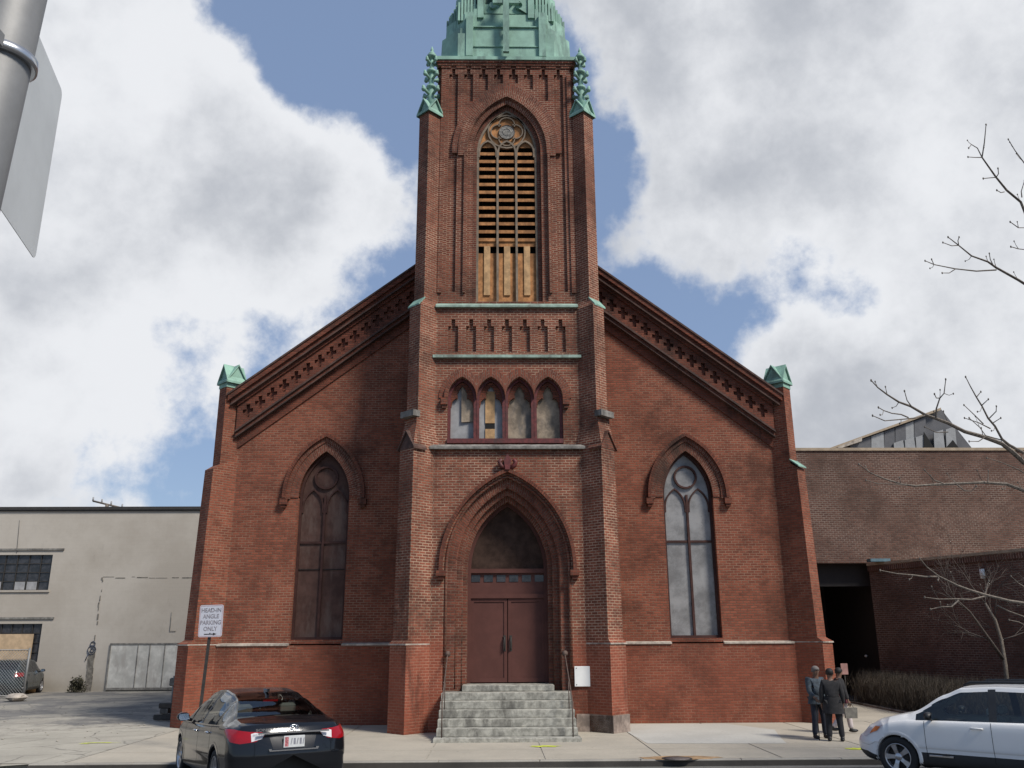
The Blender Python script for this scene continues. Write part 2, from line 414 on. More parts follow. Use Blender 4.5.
def corner_buttress(s):
    hw = 8.63
    b = MB()
    A = foot(s, hw, YW, 1.06, .68); A1 = foot(s, hw, YW, .92, .58); A2 = foot(s, hw, YW, .80, .54); B = foot(s, hw, YW, .60, .46)
    b.prism(A, -.1, 2.28); b.prism(A1, 2.42, 7.6, A2); b.prism(A2, 7.6, 7.75, B); b.prism(B, 7.75, 10.4)
    # solid corner block behind
    x0, x1 = sorted((s*8.3, s*9.0)); b.box(x0, x1, YW+.02, YW+.7, -.1, 10.4)
    bo = b.build('buttress', BRW, C_)
    k = MB(); k.prism(foot(s, hw, YW, 1.09, .71), 2.27, 2.31); k.build('stone_band', STONE, bo); k = MB(); k.prism(foot(s, hw, YW, 1.08, .70), 2.311, 2.425, A1); k.build('weathering', BRW, bo)
    if s > 0:
        M = frame_end(s, hw, YW, .62, .46); g = MB()
        g.loft([[M @ Vector(v) for v in ((-.27, .26, 7.62), (.27, .26, 7.62), (.27, -.03, 7.86), (-.27, -.03, 7.86))], [M @ Vector(v) for v in ((-.27, .26, 7.66), (.27, .26, 7.66), (.27, -.03, 7.90), (-.27, -.03, 7.90))]])
        g.build('copper_flashing', COPPER, bo)
    c = MB(); M = frame_end(s, hw, YW, .60, .46)
    gable_cap(c, M, .28, .66, .60, 10.46)
    M2 = M @ Matrix.Translation((0, -.33, 0)) @ Matrix.Rotation(R(90), 4, 'Z')
    M3 = M @ Matrix.Translation((0, -.33, 0)) @ Matrix.Rotation(R(-90), 4, 'Z')
    for MM in (M2 @ Matrix.Translation((0, .25, 0)), M3 @ Matrix.Translation((0, .25, 0))): gable_cap(c, MM, .34, .3, .60, 10.46)
    c.box(-.25, .25, -.64, .02, 10.3, 10.46, M)
    c.build('copper_cap', COPPER, bo)
for s in (-1, 1): corner_buttress(s)

# ---- tower
YB, YC, YD = 25.15, 25.30, 25.45
door = dict(a=1.16, rise=1.97, zs=4.37, zb=1.05)
ZS = 7.86                      # sill course over the door stage
t1 = MB()
t1.plate([(-2.2, -.1), (2.2, -.1), (2.2, ZS), (-2.2, ZS)], [arch(0, 1.16, 1.97, 4.37, 1.05, .60)], YB, YB+.3)
for s in (-1, 1):
    t1.box(*sorted((s*2.2, s*2.66)), YB+.46, 27.6, -.1, ZS)
t1.box(-2.65, 2.65, 26.2, 27.4, 6.9, ZS-.05)
tw = t1.build('tower_wall', BRT, C_)
tw['label'] = 'lower tower wall with worn reddish brick around the door'
# orders of the door arch stepping inwards
o1 = MB(); arch_ring(o1, 0, 1.16, 1.97, 4.37, .6, .34, .60, YB+.13, YB+.5)
arch_ring(o1, 0, 1.16, 1.97, 4.37, .6, .16, .34, YB+.32, YB+.7)
arch_ring(o1, 0, 1.16, 1.97, 4.37, .6, .0, .16, YB+.5, YB+1.0)
do = o1.build('door_arch', BRA, C_)
rl = MB()
for d, y, r in ((.60, YB+.0, .05), (.34, YB+.16, .045), (.16, YB+.34, .04)):
    for i, zb in ((0, 1.1),):
        pts = arch(0, 1.16, 1.97, 4.37, 1.1, d, 16); rl.tube([(x, y+.02, z) for x, z in pts], r, 6)
rl.build('roll_moulding', BRA, do)
hd = MB(); arch_ring(hd, 0, 1.16, 1.97, 4.37, 4.3, .70, .80, YB-.16, YB+.02)
for q in (-1, 1):
    x = q*1.90; hd.box(x-.13, x+.13, YB-.17, YB+.01, 4.14, 4.3); hd.box(x-.08, x+.08, YB-.12, YB+.01, 4.04, 4.14)
hd.build('hood_mould', BRS, do)
fl = MB()   # carved fleuron above the arch
zt = 7.22
fl.loft([[Vector((x, y, z)) for x, z in ((-.07, zt-.05), (.07, zt-.05), (.11, zt+.25), (0, zt+.42), (-.11, zt+.25))] for y in (YB-.2, YB+.01)])
for q in (-1, 1):
    fl.tube([(q*.06, YB-.1, zt+.0), (q*.2, YB-.12, zt+.08), (q*.24, YB-.13, zt+.2), (q*.16, YB-.14, zt+.26)], [.07, .075, .07, .05], 7)
fl.build('fleuron', REDP, do)
# ---- door
YDo = 26.05
dr = MB(); arch_ring(dr, 0, 1.16, 1.97, 4.37, 1.22, -.09, 0, YDo-.1, YDo+.1)
dr.box(-1.07, 1.07, YDo-.09, YDo+.08, 3.56, 3.68); dr.box(-1.07, 1.07, YDo-.1, YDo+.08, 4.28, 4.40)
dr.box(-1.07, 1.07, YDo-.02, YDo+.04, 3.68, 4.28)
dd = dr.build('door', BROWNP, C_)
d3 = MB()
for k in range(6):
    x = -.93+k*.372; d3.box(x-.13, x+.13, YDo-.035, YDo-.021, 4.03, 4.22)
d3.build('transom_light', DKGLASS, dd)
d4 = MB(); d4.plate(arch(0, 1.16, 1.97, 4.37, 4.35, -.08), [], YDo, YDo+.03, back=True); d4.build('arch_panel', TRANSOM, dd)
for s in (-1, 1):
    l = MB(); x0, x1 = sorted((s*.012, s*1.07)); l.box(x0, x1, YDo-.02, YDo+.04, 1.24, 3.56)
    for a, b, c, d in ((x0, x0+.09, 1.24, 3.56), (x1-.09, x1, 1.24, 3.56), (x0+.09, x1-.09, 1.24, 1.36), (x0+.09, x1-.09, 3.46, 3.56)): l.box(a, b, YDo-.045, YDo-.022, c, d)
    lf = l.build('door_leaf', BROWNP, dd)
    h = MB(); h.tube([(s*.09, YDo-.05, 2.12), (s*.09, YDo-.11, 2.15), (s*.09, YDo-.11, 2.45), (s*.09, YDo-.05, 2.48)], .018, 8); h.box(s*.09-.035, s*.09+.035, YDo-.053, YDo-.046, 2.08, 2.52)
    h.build('handle', DARKM, lf)
bk = MB(); bk.box(-2.2, 2.2, YDo+.12, YDo+.2, -.1, 7.8); bk.build('dark_interior_sheet', BLACK, C_)  # black sheet stands in for the dark interior behind the doorway

# ---- string course / sills of the tower
def sloped(mb, x0, x1, Y, out, z, h, th=.05):
    mb.loft([[Vector(p) for p in ((x, Y+.02, z), (x, Y-out, z), (x, Y-out, z+th), (x, Y+.02, z+h))] for x in (x0, x1)])
s1 = MB(); sloped(s1, -2.3, 2.3, YB, .14, ZS-.06, .16, .07); s1.build('sill_course', STONED, C_)
# ---- stage C : four-light window, then the panelled band
t2 = MB()
def four(d0=0.0):
    pts = [(-1.74-d0, 8.16)]; h = arch_half(.435, .66, 0, 8)
    for cx in (-1.305, -.435, .435, 1.305):
        A = [(cx-x, 9.42+z) for x, z in h] + [(cx+x, 9.42+z) for x, z in h[::-1][1:]]
        pts += A if not pts or math.dist(pts[-1], A[0]) > .001 else A[1:]
    pts.append((1.74+d0, 8.16)); return pts
FX = -.06
four_pts = [(x+FX, z) for x, z in four()]
t2.plate([(-2.2, ZS), (2.2, ZS), (2.2, 10.72), (-2.2, 10.72)], [four_pts], YC, YC+.5)
niche = []
for i in range(7):
    c = -1.665+i*.555; n = [(c-.155, 10.9), (c+.155, 10.9), (c+.155, 11.74), (c+.06, 11.74), (c+.06, 11.97), (c-.06, 11.97), (c-.06, 11.74), (c-.155, 11.74)]
    niche.append(n)
t2.plate([(-2.2, 10.72), (2.2, 10.72), (2.2, 12.36), (-2.2, 12.36)], niche, YC, YC+.10)
t2.box(-2.2, 2.2, YC+.10, YC+.5, 10.72, 12.36)
for s in (-1, 1): t2.box(*sorted((s*2.2, s*2.5)), YC+.33, 31, ZS, 12.4)
t2.box(-2.2, 2.2, YC+.5, YC+.6, ZS, 12.3)
mid = t2.build('tower_wall', BRT, C_); mid['label'] = 'middle stage of the tower with blind niches'
s2 = MB(); sloped(s2, -2.27, 2.27, YC, .13, 10.68, .14, .08)
sloped(s2, -2.22, 2.22, YD, .26, 12.34, .22, .06)
s2.build('copper_band', COPPERB, C_)
# four-light window
red = MB(); boards = []
for cx in (-1.305, -.435, .435, 1.305):
    c = cx+FX; arch_ring(red, c, .435, .66, 9.42, 8.16, -.085, -.004, YC+.10, YC+.35, 8)
red.box(-1.74+FX, 1.74+FX, YC-.06, YC+.3, 8.02, 8.16)
fw = red.build('window', REDP, C_); fw['label'] = 'row of four small pointed lights with red frames and boards'
tf = MB()
for cx in (-1.305, -.435, .435, 1.305):   # trefoil heads
    c = cx+FX; h = arch_half(.35, .55, 0, 8)
    outer = [(c-x, 9.42+z) for x, z in h]+[(c+x, 9.42+z) for x, z in h[::-1][1:]]
    inner = [(c+.33, 9.18), (c+.30, 9.36), (c+.19, 9.47), (c+.14, 9.44), (c+.15, 9.6), (c+.08, 9.76), (c, 9.86), (c-.08, 9.76), (c-.15, 9.6), (c-.14, 9.44), (c-.19, 9.47), (c-.30, 9.36), (c-.33, 9.18)]
    tf.plate([(c-.35, 9.16)]+outer+[(c+.35, 9.16)]+inner, [], YC+.16, YC+.24)
tf.build('trefoil_head', BRS, fw)
for i, cx in enumerate((-1.305, -.435, .435, 1.305)):
    c = cx+FX; b = MB(); b.box(c-.35, c+.35, YC+.27, YC+.29, 8.16, 10.0)
    o = b.build('pane', [GREYB, GREYB, PLY, PLY][i], fw)
x = MB(); c = -1.305+FX
x.poly([(c-.03, YC+.2, 9.9), (c+.34, YC+.25, 9.3), (c+.34, YC+.22, 8.75), (c-.02, YC+.2, 8.72)]); x.build('loose_board', PLY, fw)
x = MB(); c = -.435+FX; x.box(c-.17, c+.12, YC+.24, YC+.26, 8.16, 8.52); x.box(c-.17, c+.12, YC+.24, YC+.26, 8.7, 9.7); x.build('loose_board', TANL, fw)
x = MB(); x.box(c-.17, c+.12, YC+.255, YC+.265, 8.52, 8.7); x.build('gap', BLACK, fw)
# hoods over the four lights, clipped where they meet
hm = MB()
for i, cx in enumerate((-1.305, -.435, .435, 1.305)):
    c = cx+FX; Rr = (.435**2+.66**2)/(.87); cc = .435-Rr
    for q in (-1, 1):
        full = (i == 0 and q < 0) or (i == 3 and q > 0)
        for d0, d1, y, mt in ((.0, .11, YC-.10, 0), (.11, .27, YC-.03, 1)):
            def curve(d):
                Rd = Rr+d; te = math.acos(-cc/Rd); ts = 0 if full else math.acos(min(1, (.435-cc)/Rd))
                return [(c+q*(cc+Rd*math.cos(ts+(te-ts)*k/10)), 9.42+Rd*math.sin(ts+(te-ts)*k/10)) for k in range(11)]
            A, B = curve(d0), curve(d1); s_ = 0
            for k in range(10):
                ds = math.dist(B[k], B[k+1]); uv = [(d0, s_), (d0, s_+ds), (d1, s_+ds), (d1, s_)]; s_ += ds
                P = lambda p_, yy: (p_[0], yy, p_[1])
                hm.poly([P(A[k], y), P(A[k+1], y), P(B[k+1], y), P(B[k], y)], uv)
                hm.poly([P(A[k], y), P(A[k+1], y), P(A[k+1], YC+.02), P(A[k], YC+.02)])
                hm.poly([P(B[k], y), P(B[k+1], y), P(B[k+1], YC+.02), P(B[k], YC+.02)])
    if i in (0, 3):
        x = c+(.435+.1)*(-1 if i == 0 else 1); hm.box(x-.1, x+.1, YC-.14, YC+.02, 9.2, 9.4); hm.box(x-.06, x+.06, YC-.1, YC+.02, 9.1, 9.2)
hm.build('hood_mould', BRA, fw)

# ---- stage D : belfry
ZT = 21.45
bel = dict(a=1.0, rise=1.65, zs=18.05, zb=12.62)
t3 = MB()
holes = [arch(.02, 1.0, 1.65, 18.05, 12.62, .30, 16)]
RR = 1.0+.9 ; 
def ring_z(x):   # outer outline of the belfry arch ring
    Rr = (1+1.65**2)/2; c = 1-Rr; Rd = Rr+.82; v = Rd*Rd-(abs(x-.02)-c)**2
    return 18.05+math.sqrt(v) if v > 0 else 18.05
for i in range(8):
    c = -1.79+i*.511; w_ = .15; n = .055; top = 20.95
    if i in (0, 7): zb = 12.95
    else: zb = max(ring_z(c-w_), ring_z(c+w_))+.05
    if zb > top-.1: zb = top-.12
    holes.append([(c-w_, zb), (c+w_, zb), (c+w_, top), (c+n, top), (c+n, top+.22), (c-n, top+.22), (c-n, top), (c-w_, top)])
t3.plate([(-2.2, 12.42), (2.2, 12.42), (2.2, ZT), (-2.2, ZT)], holes, YD, YD+.09)
t3.plate([(-2.2, 12.42), (2.2, 12.42), (2.2, ZT), (-2.2, ZT)], [arch(.02, 1.0, 1.65, 18.05, 12.62, .12, 16)], YD+.09, YD+.55)
for s in (-1, 1):
    t3.box(*sorted((s*2.2, s*2.34)), YD+.2, 30.1, 12.4, ZT); 
t3.box(-2.2, 2.2, 29.9, 30.1, 12.4, ZT)
up = t3.build('tower_wall', BRT, C_); up['label'] = 'upper belfry stage of the tower with brick ribs'
# pilaster strips beside the opening
ps = MB()
for s in (-1, 1):
    ps.box(*sorted((.02+s*1.34, .02+s*1.42)), YD-.07, YD+.02, 12.9, 17.9)
    ps.box(*sorted((s*2.06, s*2.2)), YD-.06, YD+.02, 12.9, 20.9)
ps.build('pilaster', BRT, up)
ba = MB(); arch_ring(ba, .02, 1.0, 1.65, 18.05, 12.62, .12, .30, YD+.07, YD+.3, 16)
arch_ring(ba, .02, 1.0, 1.65, 18.05, 17.8, .32, .62, YD-.05, YD+.1, 16)
b1 = ba.build('belfry_arch', BRT, C_)
bb = MB(); arch_ring(bb, .02, 1.0, 1.65, 18.05, 17.9, .62, .82, YD-.02, YD+.05, 16); arch_ring(bb, .02, 1.0, 1.65, 18.05, 12.62, 0, .12, YD+.22, YD+.4, 16); bb.build('hood_mould', BRA, b1)
# louvred window
YL = YD+.34
bf = MB(); arch_ring(bf, .02, 1.0, 1.65, 18.05, 12.62, -.07, 0, YL-.1, YL+.12, 16)
bf.box(-.98, 1.02, YL-.16, YL+.1, 12.5, 12.66)
bw = bf.build('window', TRAC, C_); bw['label'] = 'tall belfry window with tan louvres and a quatrefoil roundel'
mu = MB()
for x in (-.29, .33): mu.box(x-.035, x+.035, YL-.12, YL+.1, 12.66, 18.15)
for x in (-.62, .02, .64):
    arch_ring(mu, x, .3, .42, 18.1, 17.9, -.04, .02, YL-.11, YL+.02, 6)
zc = 18.88
for r, w_, cx_, cz_ in [(.60, .05, .02, zc)]+[(.25, .035, .02+.27*math.cos(a), zc+.27*math.sin(a)) for a in (0, math.pi/2, math.pi, 3*math.pi/2)]:
    n = 20
    for k in range(n):
        a0, a1 = 2*math.pi*k/n, 2*math.pi*(k+1)/n
        if r < .3:
            mx = cx_+r*math.cos((a0+a1)/2)-.02; mz = cz_+r*math.sin((a0+a1)/2)-zc
            if math.hypot(mx, mz) < .30: continue
        q = [(cx_+rr*math.cos(a), cz_+rr*math.sin(a)) for rr, a in ((r, a0), (r, a1), (r+w_, a1), (r+w_, a0))]
        yy = YL-.10
        mu.poly([(x, yy, z) for x, z in q]); mu.poly([(q[0][0], yy, q[0][1]), (q[1][0], yy, q[1][1]), (q[1][0], YL, q[1][1]), (q[0][0], YL, q[0][1])])
        mu.poly([(q[3][0], yy, q[3][1]), (q[2][0], yy, q[2][1]), (q[2][0], YL, q[2][1]), (q[3][0], YL, q[3][1])])
mu.build('tracery', TRAC, bw)
hb = MB(); hb.plate(arch(.02, 1.0, 1.65, 18.05, 18.3, -.05, 16), [], YL-.02, YL+.0, back=True); hb.build('head_panel', TAN, bw)
rd = MB(); rd.lathe([(.0, YL-.06), (.12, YL-.06), (.13, YL-.075), (.16, YL-.06), (.25, YL-.06), (.265, YL-.08), (.28, YL-.03)], (.02, 0, zc), 20, 'y', False); rd.build('roundel', plain('mottled_zinc', (.2, .19, .17), .7, .2, .5, 14, .4), bw)
lv = MB(); z = 14.83
while z < 18.2:
    for a, b in ((-.93, -.325), (-.255, .295), (.365, .96)):
        lv.loft([[Vector(p) for p in ((x, YL-.07, z), (x, YL-.055, z+.02), (x, YL+.13, z+.16), (x, YL+.13, z+.14))] for x in (a, b)])
        lv.box(a, b, YL-.075, YL-.055, z-.005, z+.105)
    z += .287
lv.build('louvre', TAN, bw)
bd = MB()
for a, b in ((-.93, -.325), (-.255, .295), (.365, .96)): bd.box(a, b, YL-.02, YL, 12.66, 14.42); bd.box(a, b, YL-.03, YL-.005, 14.66, 14.82); bd.box((a+b)/2-.1, (a+b)/2+.1, YL-.019, YL-.001, 14.4, 14.7)
bd.build('lower_board', TAN, bw)
bt = MB()
for a, b in ((-.93, -.325), (-.255, .295), (.365, .96)): c = (a+b)/2; bt.box(c-.1, c+.1, YL-.06, YL-.021, 12.95, 14.66)
bt.build('batten', TANL, bw)
vb = MB(); vb.box(-2.2, 2.2, YD+.56, YD+.6, 12.4, 21.3); vb.build('dark_interior_sheet', BLACK, C_)  # added black sheet: shade of the belfry interior, seen between the louvres

# top corbel table under the copper
ct = MB(); ct.box(-2.34, 2.34, YD-.06, YD+.1, 21.27, 21.36); ct.box(-2.38, 2.38, YD-.1, YD+.1, 21.36, ZT-.01)
for i in range(9): c = -2.045+i*.511; ct.box(c-.17, c+.17, YD-.035, YD+.01, 21.19, 21.27)
ct.build('corbel_table', BRT, C_)

STONEB = plain('weathered_base_stone', (.27, .215, .18), .9, 0, .35, 4, .4, dirt=(.12, .09, .075))
# ---- tower buttresses
def tower_buttress(s):
    b = MB()
    A0 = foot(s, 2.18, YB, .83, .71); A = foot(s, 2.18, YB, .78, .66); A_ = foot(s, 2.18, YB, .76, .62)
    Bm = foot(s, 2.18, YC, .66, .52); Dm = foot(s, 2.17, YD, .56, .48)
    Bx = foot(s, 2.18, YC, .70, .55)
    b.prism(A0, -.1, 2.28); b.prism(A, 2.40, 7.95, A_); b.prism(A_, 7.95, 8.55, Bx); b.prism(Bx, 8.55, 8.72); b.prism(Bm, 8.72, 12.3); b.prism(Bm, 12.3, 12.55, Dm); b.prism(Dm, 12.55, 19.25)
    bo = b.build('buttress', BRT, C_)
    k = MB(); k.prism(foot(s, 2.18, YB, .86, .74), 2.27, 2.31); k2 = MB(); k2.prism(foot(s, 2.18, YB, .85, .73), 2.311, 2.41, A); k2.build('weathering', BRT, bo)
    k.build('stone_band', STONE, bo)
    if s > 0:
        k = MB(); k.prism(foot(s, 2.18, YB, .855, .735), -.05, .45); k.build('stone_base', STONEB, bo)
    k = MB(); M = frame_end(s, 2.18, YC, .70, .54); k.box(-.3, .3, -.1, .16, 8.74, 8.92, M); k.build('cap_stone', STONED, bo)
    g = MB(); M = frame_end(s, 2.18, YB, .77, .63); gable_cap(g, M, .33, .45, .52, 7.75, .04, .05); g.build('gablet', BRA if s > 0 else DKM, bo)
    g = MB(); M = frame_end(s, 2.17, YD, .58, .48)
    g.loft([[M @ Vector(v) for v in ((-.27, .2, 12.3), (.27, .2, 12.3), (.27, -.04, 12.58), (-.27, -.04, 12.58))], [M @ Vector(v) for v in ((-.27, .2, 12.35), (.27, .2, 12.35), (.27, -.04, 12.63), (-.27, -.04, 12.63))]])
    g.build('copper_flashing', COPPER, bo)
    c = MB(); M = frame_end(s, 2.17, YD, .56, .48)
    gable_cap(c, M, .25, .60, .52, 19.24, .06, .07)
    for a in (90, -90): gable_cap(c, M @ Matrix.Translation((0, -.27, 0)) @ Matrix.Rotation(R(a), 4, 'Z') @ Matrix.Translation((0, .24, 0)), .28, .3, .52, 19.24, .06, .07)
    cp = c.build('copper_cap', COPPER, bo)
    f = MB(); c0 = M @ Vector((0, -.27, 0)); T = lambda z: Vector((c0.x, c0.y, z))
    f.tube([T(19.6), T(20.0), T(20.5), T(21.1), T(21.55)], [.17, .12, .09, .075, .06], 8)
    for z, r, k in ((20.2, .33, .82), (20.82, .28, .74), (21.42, .21, .62)):
        for q in range(4):
            a = q*math.pi/2; d = M.to_3x3() @ Vector((math.cos(a), math.sin(a), 0))
            f.tube([T(z-.12)+d*.08, T(z-.04)+d*r*.75, T(z+.0)+d*r, T(z+.1)+d*r*1.05], [.05, .07*k, .095*k, .05*k], 6)
            f.ball(T(z-.03)+d*r*.98, .1*k, 6)
        f.lathe([(.10, z+.12), (.17, z+.15), (.17, z+.22), (.10, z+.26)], (c0.x, c0.y, 0), 10)
    f.lathe([(.07, 21.5), (.13, 21.62), (.14, 21.68), (.09, 21.76), (.04, 21.82), (.06, 21.87), (.012, 22.02)], (c0.x, c0.y, 0), 10)
    f.build('finial', COPPER, bo)
for s in (-1, 1): tower_buttress(s)

# ---- copper spire base and spire
ZX = 27.75      # centre line of the tower in Y
def octo(h, ch): return [(-h, -h+ch), (-h+ch, -h), (h-ch, -h), (h, -h+ch), (h, h-ch), (h-ch, h), (-h+ch, h), (-h, h-ch)]
def octz(h, ch): return [(x, ZX+y) for x, y in octo(h, ch)]
sp = MB()
sp.box(-2.40, 2.40, ZX-2.44, ZX+2.4, ZT-.005, ZT+.12); sp.box(-2.33, 2.33, ZX-2.38, ZX+2.3, ZT+.12, ZT+.17)
sp.prism(octz(2.30, .66), ZT+.17, 22.85, octz(2.26, .68))
sp.prism(octz(2.14, .66), 22.85, 23.55, octz(2.12, .68))
sp.prism(octz(2.04, .62), 23.55, 24.05, octz(2.02, .62))
sp.prism(octz(1.84, .5), 24.05, 24.8, octz(1.80, .5)); sp.prism(octz(1.55, .45), 24.8, 25.6, octz(1.48, .45)); sp.prism(octz(1.2, .4), 25.6, 33, octz(.12, .04))
spire = sp.build('spire', COPPER, C_)
for s in (-1, 1):
    fx = MB()
    for a, b, z0, z1, y in ((1.38, 1.66, ZT+.17, 22.55, .06), (1.14, 1.38, ZT+.17, 23.4, .10), (1.02, 1.14, 22.85, 23.7, -.1)):
        fx.box(*sorted((s*a, s*b)), ZX-2.31-y, ZX-2.1, z0, z1)
    fx.box(*sorted((s*.78, s*1.0)), ZX-2.2, ZX-1.7, 23.35, 25.5)
    fx.build('copper_rib', COPPER, spire)
    fx = MB()
    for i in range(6):      # fluted flanks, each flute a little lower than the one inside it
        x = s*(1.10+.11*i); fx.loft([[Vector((x-.04, ZX-2.1, 23.3)), Vector((x+.04, ZX-2.1, 23.3)), Vector((x+.04, ZX-1.5, 23.3)), Vector((x-.04, ZX-1.5, 23.3))], [Vector((x-.035, ZX-2.04+.02*i, 25.3-.22*i)), Vector((x+.035, ZX-2.04+.02*i, 25.3-.22*i)), Vector((x+.035, ZX-1.5, 25.3-.22*i)), Vector((x-.035, ZX-1.5, 25.3-.22*i))]])
    for i in range(5):
        x = s*(1.74+.09*i); y = ZX-1.84+.13*i; fx.box(x-.035, x+.035, y, y+.3, 22.9, 24.15-.06*i)
    fx.build('fluting', COPPER, spire)
sm = MB()   # raised seams on the lower tier
for z in (22.05, 22.86): sm.box(-1.13, 1.13, ZX-2.325, ZX-2.2, z, z+.035)
for x in (-.0,): sm.box(-1.6, -1.1, ZX-2.325, ZX-2.2, ZT+.17, ZT+.2)
sm.box(-1.14, 1.14, ZX-2.1, ZX-1.95, 23.5, 23.56)
sm.build('copper_seam', COPPER, spire)
tp = MB()   # pierced tracery panel behind the cross
sq = [(-.76, 23.56), (.76, 23.56), (.76, 25.1), (-.76, 25.1)]; hl = []
for s in (-1, 1):
    for cx_, cz_, r in ((s*.40, 24.35, .16), (s*.40, 24.78, .16), (s*.62, 24.56, .11), (s*.20, 24.58, .12), (s*.46, 23.93, .13), (s*.2, 24.1, .09)):
        hl.append([(cx_+r*math.cos(a*math.pi/4), cz_+r*1.1*math.sin(a*math.pi/4)) for a in range(8)])
tp.plate(sq, hl, ZX-2.14, ZX-1.98); tp.build('tracery_panel', COPPER, spire)
vb = MB(); vb.box(-.75, .75, ZX-1.98, ZX-1.96, 23.57, 25.08); vb.build('recess', plain('dark_copper', (.05, .11, .085), .7, 0, .2, 3), spire)
cr = MB(); cr.bevbox(-.105, .105, ZX-2.62, ZX-2.5, ZT+.18, 25.0, .015); cr.bevbox(-.46, .46, ZX-2.60, ZX-2.48, 23.62, 23.86, .015)
cr.box(-.05, .05, ZX-2.5, ZX-2.1, 22.6, 22.7); cr.box(-.05, .05, ZX-2.5, ZX-1.9, 24.3, 24.4)
cr.build('cross', COPPER, C_)

IRONR = plain('rusty_handrail_iron', (.11, .075, .06), .8, .2, .3, 8, .2)
# ---- steps with thin handrails
sp = MB(); zs_ = [.10, .29, .48, .67, .86, 1.05]; y0 = 22.78
for i, z in enumerate(zs_):
    hw = 1.82-(0 if i == 0 else .05+.006*i); zb = -.05 if i == 0 else zs_[i-1]+.001
    sp.bevbox(-.05-hw, -.05+hw, y0+.0+.34*i-(0 if i else .06), YB+.02+(.9 if i == 5 else 0) - (0 if i == 5 else 0), zb, z, .012)
sp2 = MB(); sp2.bevbox(-1.26, 1.26, YB-.12, YDo+.05, 1.052, 1.21, .012)
stp = sp.build('steps', GRANITE, C_); sp2.build('threshold', GRANITE, stp)
for s in (-1, 1):
    h = MB(); x = -.05+s*1.62
    h.tube([(x, y0+.12, .1), (x, y0+.12, .95), (x, YB-.3, 1.92), (x, YB+.02, 2.05)], .016, 8)
    h.tube([(x, y0+1.2, .5), (x, y0+1.2, 1.35)], .014, 6); h.ball((x-.0, YB-.08, 2.03), .085, 8)
    h.build('handrail', IRONR, C_)
b = MB(); b.box(1.86, 2.4 , YB-.03, YB+.3, .0, .45); b.build('stone_base', STONEB, C_)

# board on the wall beside the steps
nb = MB(); nb.bevbox(1.83, 2.42, YB-.07, YB-.02, 1.16, 1.69, .006)
bo = nb.build('notice_board', WHITE); tag(bo, 'blank white square board fixed to the brick right of the steps', 'notice board')
for x in (1.88, 2.37):
    for z in (1.21, 1.64): fixr = MB(); fixr.tube([(x, YB-.08, z), (x, YB, z)], .014, 6); fixr.build('bolt', DARKM, bo)

# ================================================================== SETTING
def ground_mat(name, base, base2, crack=.3, slabs=None, dirt=(.1, .09, .07), patchy=None):
    m, nt, b = newmat(name); geo = N(nt, 'ShaderNodeNewGeometry').outputs['Position']
    c = mix(nt, ramp(nt, noise(nt, geo, .55, 7, .7), .35, .65), base2, base)
    c = mix(nt, ramp(nt, noise(nt, geo, 14, 5, .8), .3, .7, .0, .3), c, tuple(x*.55 for x in base))
    c = mix(nt, ramp(nt, noise(nt, geo, 1.3, 9, .8), .56, .68, 0, .5), c, dirt)
    c = mix(nt, ramp(nt, noise(nt, geo, 7, 3, .5), .70, .73, 0, .35), c, (.09, .08, .065))
    if patchy: c = mix(nt, ramp(nt, noise(nt, geo, .35, 9, .75), .47, .56, 0, .8), c, patchy)
    if name.startswith('lot'):
        sp_ = N(nt, 'ShaderNodeSeparateXYZ'); L(nt, geo, sp_.inputs[0])
        yy = mul(nt, sp_.outputs[1], mul(nt, noise(nt, geo, .5, 9, .72), 26), 'ADD')
        c = mix(nt, ramp(nt, yy, 40, 44.5, .95, 0), c, mix(nt, ramp(nt, noise(nt, geo, 1.3, 9, .8), .45, .6), (.40, .37, .305), (.28, .255, .21)))
    h = noise(nt, geo, 60, 4)
    if crack:
        vo = N(nt, 'ShaderNodeTexVoronoi', feature='DISTANCE_TO_EDGE'); vo.inputs['Scale'].default_value = .55
        wn = N(nt, 'ShaderNodeTexNoise'); wn.inputs['Scale'].default_value = 1.5; wn.inputs['Detail'].default_value = 6; L(nt, geo, wn.inputs['Vector'])
        v = mix(nt, .35, geo, wn.outputs['Color'], 'ADD'); L(nt, v, vo.inputs['Vector'])
        c = mix(nt, ramp(nt, vo.outputs['Distance'], .0, .02, crack, 0), c, (.05, .045, .04))
    L(nt, c, b.inputs['Base Color']); b.inputs['Roughness'].default_value = .92; bump(nt, b, h, .006, .5)
    return m
ASPH = ground_mat('street_asphalt', (.075, .073, .07), (.055, .053, .052), .25)
LOT = ground_mat('lot_gravel_asphalt', (.20, .19, .17), (.13, .125, .12), .45, patchy=(.31, .285, .235))
CONC = ground_mat('pavement_concrete', (.45, .405, .325), (.375, .34, .275), 0, dirt=(.28, .26, .22))
CONCN = ground_mat('new_concrete', (.50, .49, .44), (.44, .43, .385), 0, dirt=(.36, .35, .31))
CURB = ground_mat('curb_stone', (.38, .355, .30), (.27, .25, .22), 0)
APRON = ground_mat('cracked_concrete_apron', (.42, .39, .32), (.33, .305, .25), .5, dirt=(.17, .155, .13))
def sheet(name, pts, mat, z, kind='structure', lab=None):
    b = MB(); b.poly([(x, y, z) for x, y in pts]); o = b.build(name, mat); o['kind'] = kind; return o
sheet('ground', [(-900, -700), (900, -700), (900, 1500), (-900, 1500)], ASPH, -.16)
b = MB(); prof = [(19.46, -.135), (18, -.085), (16, -.045), (13, -.01), (10, .0), (5, -.04), (2, -.12), (1.0, -.155)]
for (ya, za), (yb_, zb_) in zip(prof, prof[1:]):
    b.poly([(-120, ya, za), (120, ya, za), (120, yb_, zb_), (-120, yb_, zb_)])
o = b.build('street', ASPH); o['kind'] = 'structure'
YK = 19.45
